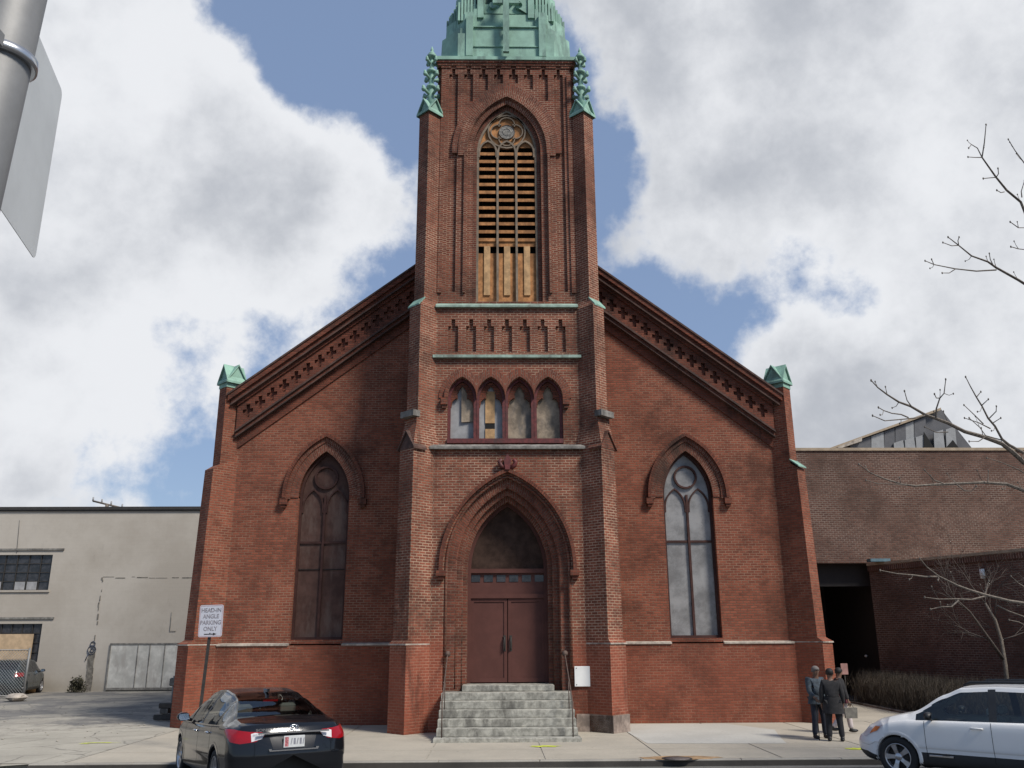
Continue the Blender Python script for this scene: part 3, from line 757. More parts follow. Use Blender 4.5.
# raised land: lot, then the pavement on top
b = MB(); b.box(-80, 90, YK+.16, 120, -.138, -.012); o = b.build('lot_ground', LOT); o['kind'] = 'structure'
# pavement slabs (one sheet, grooves modelled as gaps showing the darker bed)
b = MB(); xs = [-9.3+i*1.86*1.35 for i in range(24)]; g = .017
edges = [-9.3]+[-9.3+2.5*i for i in range(1, 20)]
for x0, x1 in zip(edges, edges[1:]):
    for y0_, y1_ in ((YK+.2, 21.3), (21.3, 24.2), (24.2, 27.6)):
        b.box(x0+g, x1-g, y0_+g, y1_-g, -.008, 0)
o = b.build('pavement', CONC); o['kind'] = 'structure'
b = MB(); b.box(8.7+2.6, 15.6, 24.2, 36, -.006, .004) ; b.box(9.9, 11.3, 27.62, 36, -.006, .004); o = b.build('path', CONC); o['kind'] = 'structure'
# broken apron between the pavement and the lot, with an uneven far edge
pts = [(-80, YK+.2), (-9.32, YK+.2), (-9.32, 27.2)]; x = -9.6; r2 = random.Random(3)
while x > -80: pts.append((x, 26.0+1.2*math.sin(x*.5)+r2.uniform(-.5, .5)+(0 if x > -14 else .8))); x -= .7
pts.append((-80, 26))
b = MB(); b.plate([(p[0], p[1]) for p in pts], [], 0, 0, sides=False)
b.v = [Vector((v.x, v.z, -.004)) for v in b.v]; o = b.build('apron', APRON); o['kind'] = 'structure'
# brighter new slab in front of the right wing
sheet('pavement_patch', [(3.3, 22.3), (6.6, 22.1), (6.9, 23.6), (7.3, 25.3), (6.4, 27.1), (3.4, 27.1), (3.2, 24.8)], CONCN, .004)
# curb: granite blocks with joints
b = MB(); x = -9.95
while x < 40:
    b.bevbox(x+.006, x+2.1, YK, YK+.17, -.3, .004, .015); x += 2.106
o = b.build('curb', CURB); o['kind'] = 'structure'
b = MB(); b.poly([(-9.96, YK, .001), (-9.96, YK+.17, .001), (-11.5, YK+.17, -.09), (-11.5, YK, -.09)]); b.box(-80, -11.5, YK+.0, YK+.2, -.3, -.09)
b.poly([(-9.96, YK+.17, .0), (-11.5, YK+.17, -.12), (-9.96, YK+1.5, 0)]); o = b.build('curb_ramp', APRON); o['kind'] = 'structure'
b = MB(); b.poly([(-9.95, YK-.003, -.2), (40, YK-.003, -.2), (40, YK-.003, -.022), (-9.95, YK-.003, -.022)]); o = b.build('curb_face', ground_mat('grimy_curb_face', (.07, .063, .055), (.04, .037, .033), 0)); o['kind'] = 'structure'
# gutter grime strip
_g = lambda *a: None
b = MB(); b.poly([(-60, YK-.5, -.112), (40, YK-.5, -.112), (40, YK-.01, -.13), (-60, YK-.01, -.13)]); _gm = (ground_mat('gutter_concrete', (.2, .19, .17), (.12, .115, .1), .2)); o = b.build('gutter', _gm); o['kind'] = 'structure'

# yellow utility paint marks
YEL = plain('yellow_marking_paint', (.55, .60, .06), .8, 0, .35, 9, .2)
def mark(px, py, w_, h_, seed, lab):
    c = ground(px, py); rr = random.Random(seed); b = MB(); n = 26; pts = []
    for k in range(n):
        a = 2*math.pi*k/n; q = 1+rr.uniform(-.28, .28); pts.append((c.x+w_*math.cos(a)*q, c.y+h_*math.sin(a)*q*(1 if abs(math.cos(a)) < .8 else .6)))
    b.plate(pts, [], 0, 0, sides=False); b.v = [Vector((v.x, v.z, .009)) for v in b.v]
    o = b.build('paint_marking', YEL); tag(o, lab, 'paint marking', 'yellow utility marks on the pavement')
mark(545, 746.5, .36, .14, 1, 'yellow spray mark on pavement below the church steps')
mark(100, 743, .42, .06, 2, 'thin yellow spray line on concrete left of the dark sedan')
mark(858, 749, .28, .16, 3, 'yellow spray mark beside the front of the white wagon')
mark(85, 743.8, .14, .05, 4, 'short dash of yellow spray paint at the left end of the thin line')

# manhole with rusty stain
c = ground(678, 759.5)
RUST = plain('rust_stain', (.36, .23, .12), .9, 0, .35, 4, .2)
b = MB(); pts = []
for k in range(34):
    a = 2*math.pi*k/34; q = 1+random.Random(k).uniform(-.12, .12); pts.append((c.x+.1+.85*math.cos(a)*q, c.y+.24+.30*math.sin(a)*q))
b.plate(pts, [], 0, 0, sides=False); b.v = [Vector((v.x, v.z, .006)) for v in b.v]
o = b.build('rust_stain', RUST); o['kind'] = 'structure'
mh = thing('manhole_cover', (c.x, c.y+.1, .006), 'round iron manhole cover in the pavement amid a rusty stain', 'manhole cover')
b = MB(); b.lathe([(.27, .0), (.27, .008), (.0, .008)], (0, 0, 0), 24); b.build('cover', plain('worn_iron', (.14, .12, .11), .6, .3, .3, 20, .3), mh, True)
b = MB(); b.lathe([(.28, .001), (.32, .006), (.32, .0)], (0, 0, 0), 24); b.build('rim', DARKM, mh, True)

# ------------------------------------------------------------------ left building
YLB = 46.0
P = lambda px, py, Y=YLB: at(px, py, Y)
zt = P(100, 510).z
lb = thing('painted_building', (-30, YLB, 0), 'long cream painted two storey building with few windows behind the lot', 'building')
w1 = (P(-30, 555), P(48, 590)); w2 = (P(-30, 624), P(37, 662)); xr = -8.0
def rect(a, b): return [(a.x, b.z), (b.x, b.z), (b.x, a.z), (a.x, a.z)]
more = [[(x, 4.9), (x+3.6, 4.9), (x+3.6, 6.9), (x, 6.9)] for x in (-34.5, -41.5, -48.5)]
b = MB(); b.plate([(-75, -.1), (xr, -.1), (xr, zt), (-75, zt)], [rect(*w1), rect(*w2)]+more, YLB, YLB+.25)
b.box(-75, xr, YLB+.3, YLB+20, -.1, zt-.05); b.build('wall', CREAM, lb)
b = MB(); b.box(-75.1, xr+.1, YLB-.12, YLB+20, zt+.001, zt+.16); b.box(-75.1, xr+.1, YLB-.08, YLB, zt-.06, zt); b.build('roof', DARKM, lb)
for i, (a, c) in enumerate((w1, w2)):
    fr = MB(); fr.box(a.x-.1, c.x+.55, YLB-.06, YLB+.02, a.z+.22, a.z+.32)
    wn = fr.build('window', STONED, lb); g = MB(); g.box(a.x, c.x, YLB+.14, YLB+.16, c.z, a.z); g.build('pane', DKGLASS, wn)
    bars = MB(); n = 7
    for k in range(1, n): x = a.x+(c.x-a.x)*k/n; bars.box(x-.02, x+.02, YLB+.09, YLB+.13, c.z, a.z)
    for k in range(1, 4): z = c.z+(a.z-c.z)*k/4; bars.box(a.x, c.x, YLB+.1, YLB+.13, z-.02, z+.02)
    bars.build('glazing_bar', DARKM, wn)
    if i == 0:
        s_ = MB(); s_.box(a.x-.05, c.x+.1, YLB-.07, YLB+.1, c.z-.1, c.z-.01); s_.build('sill', CREAM, wn)
        for k in (2, 4, 5): gp = MB(); x = a.x+(c.x-a.x)*k/n; gp.box(x+.05, x+(c.x-a.x)/n-.05, YLB+.08, YLB+.095, c.z+.02, c.z+.42); gp.build('frosted_pane', GREYB, wn)
    else:
        q = P(34, 634); r = P(-30, 661); x = MB(); x.box(r.x, q.x, YLB-.04, YLB+.0, P(34, 661).z-.12, q.z); x.build('plywood_board', plain('fresh_plywood', (.50, .36, .22), .75, 0, .15, 3, .1), wn)
for q in more:
    g = MB(); g.box(q[0][0], q[1][0], YLB+.14, YLB+.2, q[0][1], q[2][1]); g.build('window', DKGLASS, lb)
# ghost outline of a vanished lean-to: vertical scar, ledge, patched doorway
SCAR = plain('bare_scar', (.17, .155, .13), .9, 0, .4, 6, .4)
a = P(103, 578); c = P(87, 686)
b = MB(); rr = random.Random(5); z = -.02
while z < a.z:
    h = rr.uniform(.1, .3); xx = a.x+rr.uniform(-.03, .03); ww = rr.uniform(.012, .05) if z > 1.9 else .22; b.box(xx-ww, xx+ww*.4, YLB-.03, YLB+.02, z, z+h); z += h+(rr.uniform(.0, .6)*rr.random() if z > 2.2 else .001)
xx = a.x
while xx < -14.9:
    l = rr.uniform(.15, .6); zq = a.z+rr.uniform(-.03, .05); b.box(xx, xx+l, YLB-.012, YLB+.02, zq, zq+rr.uniform(.015, .05)); xx += l*.97+rr.uniform(0, .5)*rr.random()
b.build('wall_scar', SCAR, lb)
b = MB(); x0 = P(112, 644).x; x1 = -14.6; z1 = P(112, 644).z
b.box(x0, x1, YLB-.05, YLB-.001, .12, z1)
bo = b.build('bricked_up_doorway', plain('pale_patched_render', (.47, .46, .42), .9, 0, .2, 1.4, .4, dirt=(.33, .31, .28)), lb)
b = MB(); b.box(x0-.06, x0, YLB-.08, YLB, .0, z1+.04); b.box(x0, x1, YLB-.08, YLB-.05, z1-.03, z1+.04); b.box(x0, x1, YLB-.1, YLB-.05, .05, .16)
for x in (x0+1.35, x0+1.95, x0+2.7): b.box(x-.02, x+.02, YLB-.07, YLB-.051, .16, z1-.03)
b.build('panel_joint', STONED, bo)
q = P(92, 650); b = MB()   # painted scrawl: two rings and a tail, as on the wall
for dx, dz, r in ((0, .0, .2), (.02, .28, .12), (.03, -.02, .09)):
    b.tube([(q.x+dx+r*math.cos(k*math.pi/6), YLB-.035, q.z+dz+r*1.1*math.sin(k*math.pi/6)) for k in range(13)], .022, 5)
b.tube([(q.x-.15, YLB-.035, q.z-.2), (q.x-.25, YLB-.035, q.z-.5)], .025, 5); b.build('graffiti', plain('blue_black_spray', (.05, .06, .09), .7), lb)
# pipe lines / stains on the wall
b = MB(); b.tube([(P(20, 520).x, YLB-.03, P(20, 520).z), (P(17, 553).x, YLB-.03, P(17, 553).z)], .01, 5); b.build('conduit', STONED, lb); b = MB()
b.tube([(P(172, 612).x, YLB-.03, P(172, 612).z), (P(172, 612).x, YLB-.03, P(172, 631).z), (P(176, 631).x, YLB-.03, P(176, 631).z)], .015, 5)
b.build('conduit', STONED, lb)

# utility pole seen over the roof
u = P(107, 506, 60.0)
up_ = thing('utility_pole', (u.x, 60, 0), 'distant utility pole crossarm peeking above the cream building roof', 'utility pole')
b = MB(); b.tube([(u.x, 60, 0), (u.x, 60, u.z+.1)], [.17, .13], 8); b.build('pole', BARK, up_)
l, r = P(93, 501, 60), P(122, 508, 60)
b = MB(); b.tube([l, r], .07, 6); b.build('crossarm', BARK, up_)
for t in (0, .3, .62, 1):
    q = l.lerp(r, t); b = MB(); b.tube([q, q+Vector((0, 0, .28))], [.06, .045], 6); b.build('insulator', GREYB, up_)

# ------------------------------------------------------------------ right building
YRB = 36.0
rb = thing('brown_brick_building', (15, YRB, 0), 'plain brown brick building with flat roof and dark recessed entrance right of the church', 'building')
zt = at(900, 448, YRB).z; zl = at(868, 563, YRB).z; xa = at(868, 563, YRB).x; xe = at(818, 563, YRB).x
b = MB(); b.box(9.4, 45, YRB, YRB+.5, zl, zt-.12); b.box(9.4, 11.2, YRB, YRB+.5, -.1, zl-.001); b.box(xa+.3, 45, YRB+.01, YRB+.5, -.1, zl-.001); b.box(9.4, 9.8, YRB+.5, 60, -.1, zt-.13); b.box(9.8, 45, 59.5, 60, -.1, zt-.13)
b.build('upper_wall', BRB, rb)
b = MB(); b.box(9.3, 45.1, YRB-.06, YRB+.7, zt-.12, zt); b.box(9.3, 45, YRB+.7, 60, zt-.4, zt-.3); b.build('coping', plain('buff_coping', (.34, .27, .19), .8, 0, .15, 4), rb)
# dark entrance recess
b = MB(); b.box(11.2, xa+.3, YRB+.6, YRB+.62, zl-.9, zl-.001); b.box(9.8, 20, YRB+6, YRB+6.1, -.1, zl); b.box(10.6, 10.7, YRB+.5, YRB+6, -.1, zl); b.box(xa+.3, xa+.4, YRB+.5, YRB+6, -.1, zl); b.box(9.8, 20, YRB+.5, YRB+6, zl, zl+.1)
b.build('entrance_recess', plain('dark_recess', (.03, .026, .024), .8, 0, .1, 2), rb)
b = MB(); b.box(12.2, 12.28, YRB+3.5, YRB+3.6, 0, zl-.9); b.build('entrance_frame', BLKPL, rb)
# low wing running towards the street (its shaded side faces the church)
n = Vector((3.05, -6.6)); a0 = Vector((xa, YRB)); a1 = a0+n*2.6; zw = 5.32
b = MB(); q = [tuple(a0), tuple(a1), (a1.x+14, a1.y), (a0.x+14, a0.y-.02)]
b.prism(q, -.1, zw-.32); b.build('wing_wall', BRB, rb)
e = Vector((n.y, -n.x)).normalized()*-1 if False else Vector((-6.6, -3.05)).normalized()
b = MB(); q1 = [tuple(a0+e*.07), tuple(a1+e*.07), (a1.x+14, a1.y-.1), (a0.x+14, a0.y-.02)]; b.prism(q1, zw-.32, zw-.1); b.build('soldier_course', brick('soldier_brick', (.15, .075, .055), (.09, .048, .038), (.3, .22, .17), size=(.10, .26, .014)), rb)
b = MB(); q1 = [tuple(a0+e*.1), tuple(a1+e*.1), (a1.x+14, a1.y-.14), (a0.x+14, a0.y-.02)]; b.prism(q1, zw-.1, zw); b.build('coping', plain('buff_coping', (.34, .27, .19)), rb)
# blue-grey flashing bit at the junction
q = at(878, 557, 35.3); b = MB(); b.box(q.x-.4, q.x+.4, 35.1, 35.5, zw+.002, zw+.12); b.build('flashing', plain('blue_flashing', (.09, .16, .19), .6), rb)
# lights on the low wing
def on_wing(px, py):
    d = direction(px, py); o_ = Vector((CX, 0, CH)); nn = Vector((e.x, e.y, 0)); t = (Vector((a0.x, a0.y, 0))-o_).dot(nn)/d.dot(nn); return o_+d*t
q = on_wing(985, 574); lt = thing('wall_light', tuple(q), 'small white cylindrical light high on the shaded brown wall', 'wall light')
b = MB(); ev = Vector((e.x, e.y, 0)); b.tube([q+ev*.14+Vector((0, 0, -.17)), q+ev*.14+Vector((0, 0, .17))], .085, 10); b.build('lamp_body', WHITE, lt)
b = MB(); b.tube([q, q+ev*.14], .03, 6); b.build('bracket', DARKM, lt)
q = on_wing(868, 656); lt = thing('wall_lamp', tuple(q), 'tiny pale lamp beside the dark entrance at the wall corner', 'wall lamp')
b = MB(); b.ball(q+ev*.12, .055, 7); b.build('globe', plain('pale_lamp_glass', (.4, .35, .3), .3), lt); b = MB(); b.tube([q, q+ev*.12+Vector((0, 0, .05))], .025, 6); b.build('bracket', DARKM, lt)
# sign standing in the entrance
q = at(844, 669, 34.6); sg = thing('entrance_sign', (q.x, 34.6, 0), 'small pinkish sign on a post in front of the dark entrance', 'sign')
b = MB(); b.bevbox(q.x-.13, q.x+.13, 34.55, 34.58, q.z-.2, q.z+.2, .005); b.build('sign_panel', plain('faded_pink_paint', (.36, .2, .18), .7), sg)
b = MB(); b.tube([(q.x, 34.6, 0), (q.x, 34.6, q.z+.15)], .025, 6); b.build('post', DARKM, sg)

# far building with tilted metal panels behind
YF = 62.0
fb = thing('metal_clad_building', tuple(at(960, 448, YF)*Vector((1, 1, 0)).length if False else (at(930, 448, YF).x, YF, 0)), 'grey metal panelled roof wedge rising behind the brown building', 'building')
V = lambda px, py, Y=YF: at(px, py, Y)
def slab(name, pp, mat, y0_, y1_):
    b = MB(); A = [at(x, y, y0_) for x, y in pp]; B = [Vector((v.x, y1_, v.z)) for v in A]; b.loft([A, B]); return b.build(name, mat, fb)
slab('wall', [(828, 460), (828, 449), (925, 415), (941, 409), (975, 452), (975, 460)], GALV, YF, YF+14)
b = MB(); x0, x1 = V(828, 450).x, V(975, 450).x; b.box(x0, x1, YF+.2, YF+13.8, 0, V(900, 458).z); b.build('base_wall', GALV, fb)
k = 0
for x0, x1, mt in ((850, 871, GALV), (871, 884, GALVL), (884, 895, GALV), (895, 906, GALV), (903, 914, GALVL), (914, 926, GALV)):
    f = lambda x: 449-(x-828)*(34/97)+2.5
    slab('metal_panel', [(x0+.4, 447+9), (x0+.4, f(x0)), (x1-.4, f(x1)), (x1-.4+1.0, 447+9)], mt, YF-.25-.03*(k % 2), YF-.01); k += 1
for x0 in (895, 906, 917, 935, 947): slab('metal_panel', [(x0, 458), (x0-1.2, 443-(x0-895)*.26), (x0+8, 440-(x0-895)*.26), (x0+11, 458)], GALVL, YF-.42, YF-.3)
slab('window', [(924, 458), (924, 432), (933, 446), (933, 458)], BLACK, YF-.5, YF-.43)
slab('window', [(946, 448), (953, 440), (959, 448), (959, 458), (946, 458)], BLACK, YF-.5, YF-.43)
slab('parapet', [(828, 450.5), (828, 448.5), (926, 413), (941, 407.5), (941, 410)], plain('buff_coping', (.34, .27, .19)), YF-.5, YF+.2)
slab('roof_box', [(838, 449), (838, 447), (862, 437), (862, 441)], STONE, YF-.6, YF-.1)

# ------------------------------------------------------------------ hedge, little tree
def twig_mass(name, path, wdt, h, n, seed, mat, label, cat, kind=None):
    rr = random.Random(seed); b = MB()
    for i in range(n):
        t = rr.random()*(len(path)-1); k = int(t); p = Vector(path[k]).lerp(Vector(path[k+1]), t-k)
        p = p+Vector((rr.gauss(0, wdt*.35), rr.gauss(0, wdt*.35), 0)); hh = h*(.8+.25*rr.random())*(1-.25*abs(rr.gauss(0, .5)))
        z = rr.uniform(.0, .75)*hh; d = Vector((rr.gauss(0, .35), rr.gauss(0, .35), 1)).normalized(); l = min(hh-z, rr.uniform(.15, .45))
        e1 = p+Vector((0, 0, z)); e2 = e1+d*l; rad = rr.uniform(.004, .009); s = d.cross(Vector((rr.random(), rr.random(), .1))).normalized()*rad; s2 = d.cross(s).normalized()*rad
        b.poly([e1-s, e1+s, e2]); b.poly([e1-s2, e1+s2, e2])
    o = b.build(name, mat, merge=False); tag(o, label, cat, kind=kind); return o
HED = plain('bare_hedge_twigs', (.105, .085, .062), .9, 0, .35, 5, 0)
hp = [(14.2, 35.4, 0), (14.0, 31.5, 0), (14.0, 28, 0), (14.6, 25.4, 0)]
hg = twig_mass('hedge', hp, 1.0, 1.38, 42000, 4, HED, 'low clipped bare brown hedge along the shaded brown wall', 'hedge')
b = MB(); rr = random.Random(8)   # inner dark stems
for i in range(90):
    t = rr.random()*2.99; k = int(t); p_ = Vector(hp[k]).lerp(Vector(hp[k+1]), t-k)+Vector((rr.gauss(0, .22), 0, 0)); b.tube([p_, p_+Vector((rr.gauss(0, .1), rr.gauss(0, .1), .9))], [.025, .008], 5)
b.build('stem', BARKG, hg, merge=False)
pts = [(13.35, 35.9), (13.2, 31), (13.25, 27.5), (13.7, 24.6), (17, 24.6), (19.5, 27), (15.8, 34.8)]
b = MB(); b.prism(pts, -.02, .05); o = b.build('planting_bed', ground_mat('bed_soil', (.07, .055, .04), (.045, .038, .03), 0)); o['kind'] = 'structure'
b = MB(); rr = random.Random(12); r_ = on_wing(930, 700)
b.tube([(13.26, 35.9, .03), (13.12, 31, .03), (13.16, 27.5, .03), (13.6, 24.6, .03)], .05, 6); o = b.build('bed_edging', STONED); o['kind'] = 'structure'
q = Vector((13.75, 29.6, .08)); b = MB(); b.loft([[q+Vector(v) for v in ((0, 0, 0), (.4, .1, 0), (.1, .35, .0))], [q+Vector(v) for v in ((.05, .02, .28), (.2, .12, .2), (.1, .3, .22))]]); o = b.build('litter', WHITE); tag(o, 'scrap of pale litter caught at the foot of the brown hedge', 'litter')

def grow(b, p, d, l, r, depth, rr, gnarl=.25, up=.05, n=5):
    pts = [p]; rad = [r]; dd = d.normalized()
    for k in range(n):
        dd = (dd+Vector((rr.gauss(0, gnarl), rr.gauss(0, gnarl), rr.gauss(0, gnarl)+up))*.5).normalized(); pts.append(pts[-1]+dd*l/n); rad.append(r*(1-.75*(k+1)/n))
    b.tube(pts, rad, 5 if r < .02 else 7)
    if depth > 0:
        for k in range(1, n+1):
            for _ in range(1 if rr.random() < .6 else 2):
                ax = dd.cross(Vector((rr.gauss(0, 1), rr.gauss(0, 1), rr.gauss(0, 1)))).normalized(); nd = (dd+ax*rr.uniform(.5, 1.0)).normalized()
                grow(b, pts[k], nd, l*rr.uniform(.4, .62), rad[k]*.65+.002, depth-1, rr, gnarl, up, 4)
# young bare tree in the bed
tb = Vector((at(1006, 690, 29.0).x, 29.0, 0)); st = thing('small_bare_tree', tuple(tb), 'young bare tree with thin grey trunk in front of the shaded brown wall', 'tree')
b = MB(); P1 = at(1001, 640, 29); P2 = at(985, 603, 29); P3 = at(964, 585, 29)
tp_ = [tb, at(1005, 665, 29), P1, at(995, 620, 29), P2]; b.tube(tp_, [.085, .075, .065, .055, .04], 8); b.build('trunk', BARK, st)
b = MB(); rr = random.Random(21)
b.tube([at(1004, 660, 29), at(990, 640, 28.8), at(970, 612, 28.6), at(953, 596, 28.4)], [.055, .045, .03, .015], 7)
for p_, d_, l in ((P2, (-.6, 0, 1), 1.7), (P2, (.5, .3, 1), 1.8), (P1, (.8, -.2, .9), 2.0), (at(970, 612, 28.6), (-.7, 0, .8), 1.4), (at(990, 640, 28.8), (-.9, .2, .6), 1.5), (at(953, 596, 28.4), (-.5, 0, .7), 1.2), (P1, (-.3, .3, 1), 1.6), (at(995, 620, 29), (.2, -.3, 1), 2.0)):
    grow(b, p_, Vector(d_), l, .022, 2, rr, .3)
b.build('crown', plain('dull_twig_bark', (.09, .072, .06), .9, 0, .3, 20, 0), st)

# ------------------------------------------------------------------ street tree: trunk outside the frame, limbs reaching in
Yt_ = 14.6
tx = at(1024, 420, Yt_).x+2.9
nt_ = thing('street_tree', (tx, Yt_, -.13), 'bare street tree reaching budded branches in from the right edge', 'tree')
b = MB(); b.tube([(tx, Yt_, -.14), (tx+.05, Yt_, 1.5), (tx-.05, Yt_+.1, 4), (tx+.1, Yt_, 6.5), (tx-.05, Yt_, 9), (tx, Yt_, 11.5)], [.22, .17, .15, .12, .08, .03], 12); b.build('trunk', BARK, nt_)
Z7 = lambda x, y, ox, oy: (ox+x*.2344, oy+y*.2344)
def br(pts, ox, oy, r0, r1, Y0, Y1, root=None, twigs=True):
    n = len(pts); P_ = []; rr = random.Random(int(abs(pts[0][0]*7+pts[0][1])))
    for i, (x, y) in enumerate(pts):
        px, py = Z7(x, y, ox, oy); P_.append(at(px, py, Y0+(Y1-Y0)*i/(n-1)))
    rad = [r0+(r1-r0)*i/(n-1) for i in range(n)]
    if root is not None:
        P_ = [Vector((tx, Yt_, root))]+[Vector((tx, Yt_, root)).lerp(P_[0], .5)+Vector((0, 0, -.12))]+P_; rad = [r0*1.7, r0*1.35]+rad
    BR.tube(P_, rad, 6)
    BR.ball(P_[-1], r1*1.25+.005, 5, (1, 1, 1.8))
    if twigs:
        for i in range(2, len(P_)-1):
            if rr.random() < .55:
                d = (P_[i]-P_[i-1]).normalized(); s_ = rr.choice((-1, 1)); nd = (d*.6+Vector((0, rr.gauss(0, .5), s_*.9))).normalized(); l = rr.uniform(.08, .2)
                e1 = P_[i]+nd*l*.6; e2 = e1+(nd+Vector((0, 0, .6))).normalized()*l*.5
                BR.tube([P_[i], e1, e2], [r1*.9, r1*.7, r1*.6], 4); BR.ball(e2, .011, 5, (1, 1, 1.6))
BR = MB(); A_ = (784, 100)
br([(1060, 560), (1010, 435), (950, 385), (905, 330), (845, 245), (855, 180), (862, 105)], *A_, .026, .007, 14.2, 13.6, 6.3)
br([(845, 245), (825, 205), (800, 190), (788, 205)], *A_, .011, .006, 13.8, 13.7); br([(845, 245), (815, 245), (785, 243)], *A_, .009, .006, 13.8, 13.7)
br([(905, 330), (880, 332), (850, 335)], *A_, .009, .007, 13.9, 13.8); br([(905, 330), (915, 315), (913, 292)], *A_, .009, .007, 13.9, 13.8); br([(940, 392), (925, 395), (908, 385)], *A_, .009, .007, 14, 13.9)
br([(1060, 320), (1020, 262), (985, 215), (957, 168)], *A_, .012, .006, 13.6, 13.2, 7.2); br([(1015, 415), (1012, 390), (1026, 345)], *A_, .01, .006, 14, 13.8)
br([(1040, 545), (1000, 545), (965, 520)], *A_, .01, .007, 14.2, 14.0, 5.8); br([(1040, 640), (1000, 635), (968, 626)], *A_, .01, .007, 14.2, 14.0, 5.6)
br([(1100, 830), (1000, 768), (905, 715), (870, 690), (800, 665), (745, 620), (700, 585)], *A_, .026, .007, 14.4, 13.8, 5.0)
br([(745, 620), (715, 622), (678, 608)], *A_, .009, .006, 13.9, 13.8); br([(745, 620), (742, 600), (747, 585)], *A_, .009, .006, 13.9, 13.8)
br([(905, 725), (820, 730), (730, 720), (640, 702), (602, 686)], *A_, .014, .006, 14.0, 13.5); br([(730, 722), (705, 738), (675, 738)], *A_, .009, .006, 13.8, 13.7); br([(640, 704), (630, 680)], *A_, .008, .006, 13.6, 13.6); br([(890, 700), (880, 680), (876, 655)], *A_, .009, .006, 14, 13.9)
B_ = (784, 350)
br([(1100, 520), (1024, 480), (980, 440), (930, 400), (850, 370), (770, 348), (700, 312), (650, 293), (600, 275), (540, 240), (490, 222), (440, 190), (400, 160), (372, 130)], *B_, .042, .007, 13.6, 12.4, 4.0)
br([(600, 280), (560, 290), (500, 296), (430, 302), (378, 280)], *B_, .013, .006, 12.7, 12.3); br([(530, 288), (500, 275), (460, 270), (425, 258), (403, 245)], *B_, .011, .006, 12.6, 12.3)
br([(648, 292), (650, 250), (665, 205), (683, 185), (690, 125)], *B_, .013, .006, 12.8, 12.6); br([(665, 205), (650, 205), (642, 188)], *B_, .009, .006, 12.7, 12.7); br([(545, 242), (525, 215), (514, 175)], *B_, .01, .006, 12.6, 12.5); br([(700, 350), (650, 352), (600, 328)], *B_, .009, .005, 12.8, 12.7)
br([(1080, 450), (1024, 440), (960, 405), (930, 380), (900, 325), (870, 290), (845, 240), (820, 200), (795, 155), (775, 115)], *B_, .026, .006, 13.2, 12.5, 4.3)
br([(880, 335), (830, 310), (770, 290)], *B_, .010, .005, 13, 12.8); br([(850, 315), (810, 275), (768, 235)], *B_, .010, .005, 13, 12.8); br([(875, 292), (905, 262), (906, 240)], *B_, .009, .005, 13, 12.8); br([(890, 312), (925, 290)], *B_, .008, .005, 13, 12.9); br([(822, 200), (840, 178)], *B_, .008, .005, 12.6, 12.6); br([(845, 235), (872, 210)], *B_, .008, .005, 12.7, 12.6); br([(930, 385), (860, 365), (835, 330), (790, 290)], *B_, .009, .005, 13, 12.7); br([(860, 370), (830, 390), (790, 390)], *B_, .009, .005, 12.9, 12.8)
br([(1090, 620), (1024, 600), (950, 572), (850, 565), (740, 570), (640, 574), (560, 580), (500, 572), (430, 550), (370, 525), (320, 487)], *B_, .030, .007, 13.4, 12.6, 3.6)
br([(680, 570), (640, 555), (600, 512)], *B_, .011, .006, 12.9, 12.7); br([(735, 572), (770, 600), (800, 602), (820, 580)], *B_, .010, .006, 13, 12.9); br([(870, 565), (872, 515)], *B_, .008, .005, 13.1, 13.1); br([(540, 575), (400, 570), (350, 555)], *B_, .008, .005, 12.8, 12.6); br([(1060, 545), (1000, 510), (930, 480), (865, 460)], *B_, .011, .005, 13.2, 13)
D_ = (784, 500)
br([(1120, 470), (1024, 440), (960, 430), (860, 405), (795, 385), (740, 365), (700, 345), (660, 325), (610, 287), (580, 250)], *D_, .026, .006, 13.0, 12.4, 2.9)
br([(655, 327), (600, 327), (550, 320), (480, 314), (410, 300)], *D_, .014, .006, 12.6, 12.3); br([(860, 410), (800, 425), (740, 422), (660, 423), (600, 415)], *D_, .014, .006, 12.8, 12.5); br([(745, 428), (715, 455), (670, 456), (625, 466)], *D_, .012, .006, 12.6, 12.5); br([(858, 402), (865, 370), (874, 345)], *D_, .009, .005, 12.8, 12.8); br([(910, 450), (960, 475), (1030, 500)], *D_, .012, .009, 12.9, 13); br([(1040, 380), (1000, 355), (968, 325)], *D_, .010, .005, 13, 12.8); br([(1040, 540), (1000, 520), (960, 512)], *D_, .010, .005, 13, 12.8)
BR.build('branch', BARK, nt_, merge=False)
b = MB(); rr = random.Random(77)
for k in range(16):
    z = 3.2+k*.52; a = rr.uniform(-1.3, 1.3); grow(b, Vector((tx, Yt_, z)), Vector((math.cos(a), math.sin(a), .5)), 2.6, .05, 3, rr, .25)
b.build('crown', BARK, nt_)

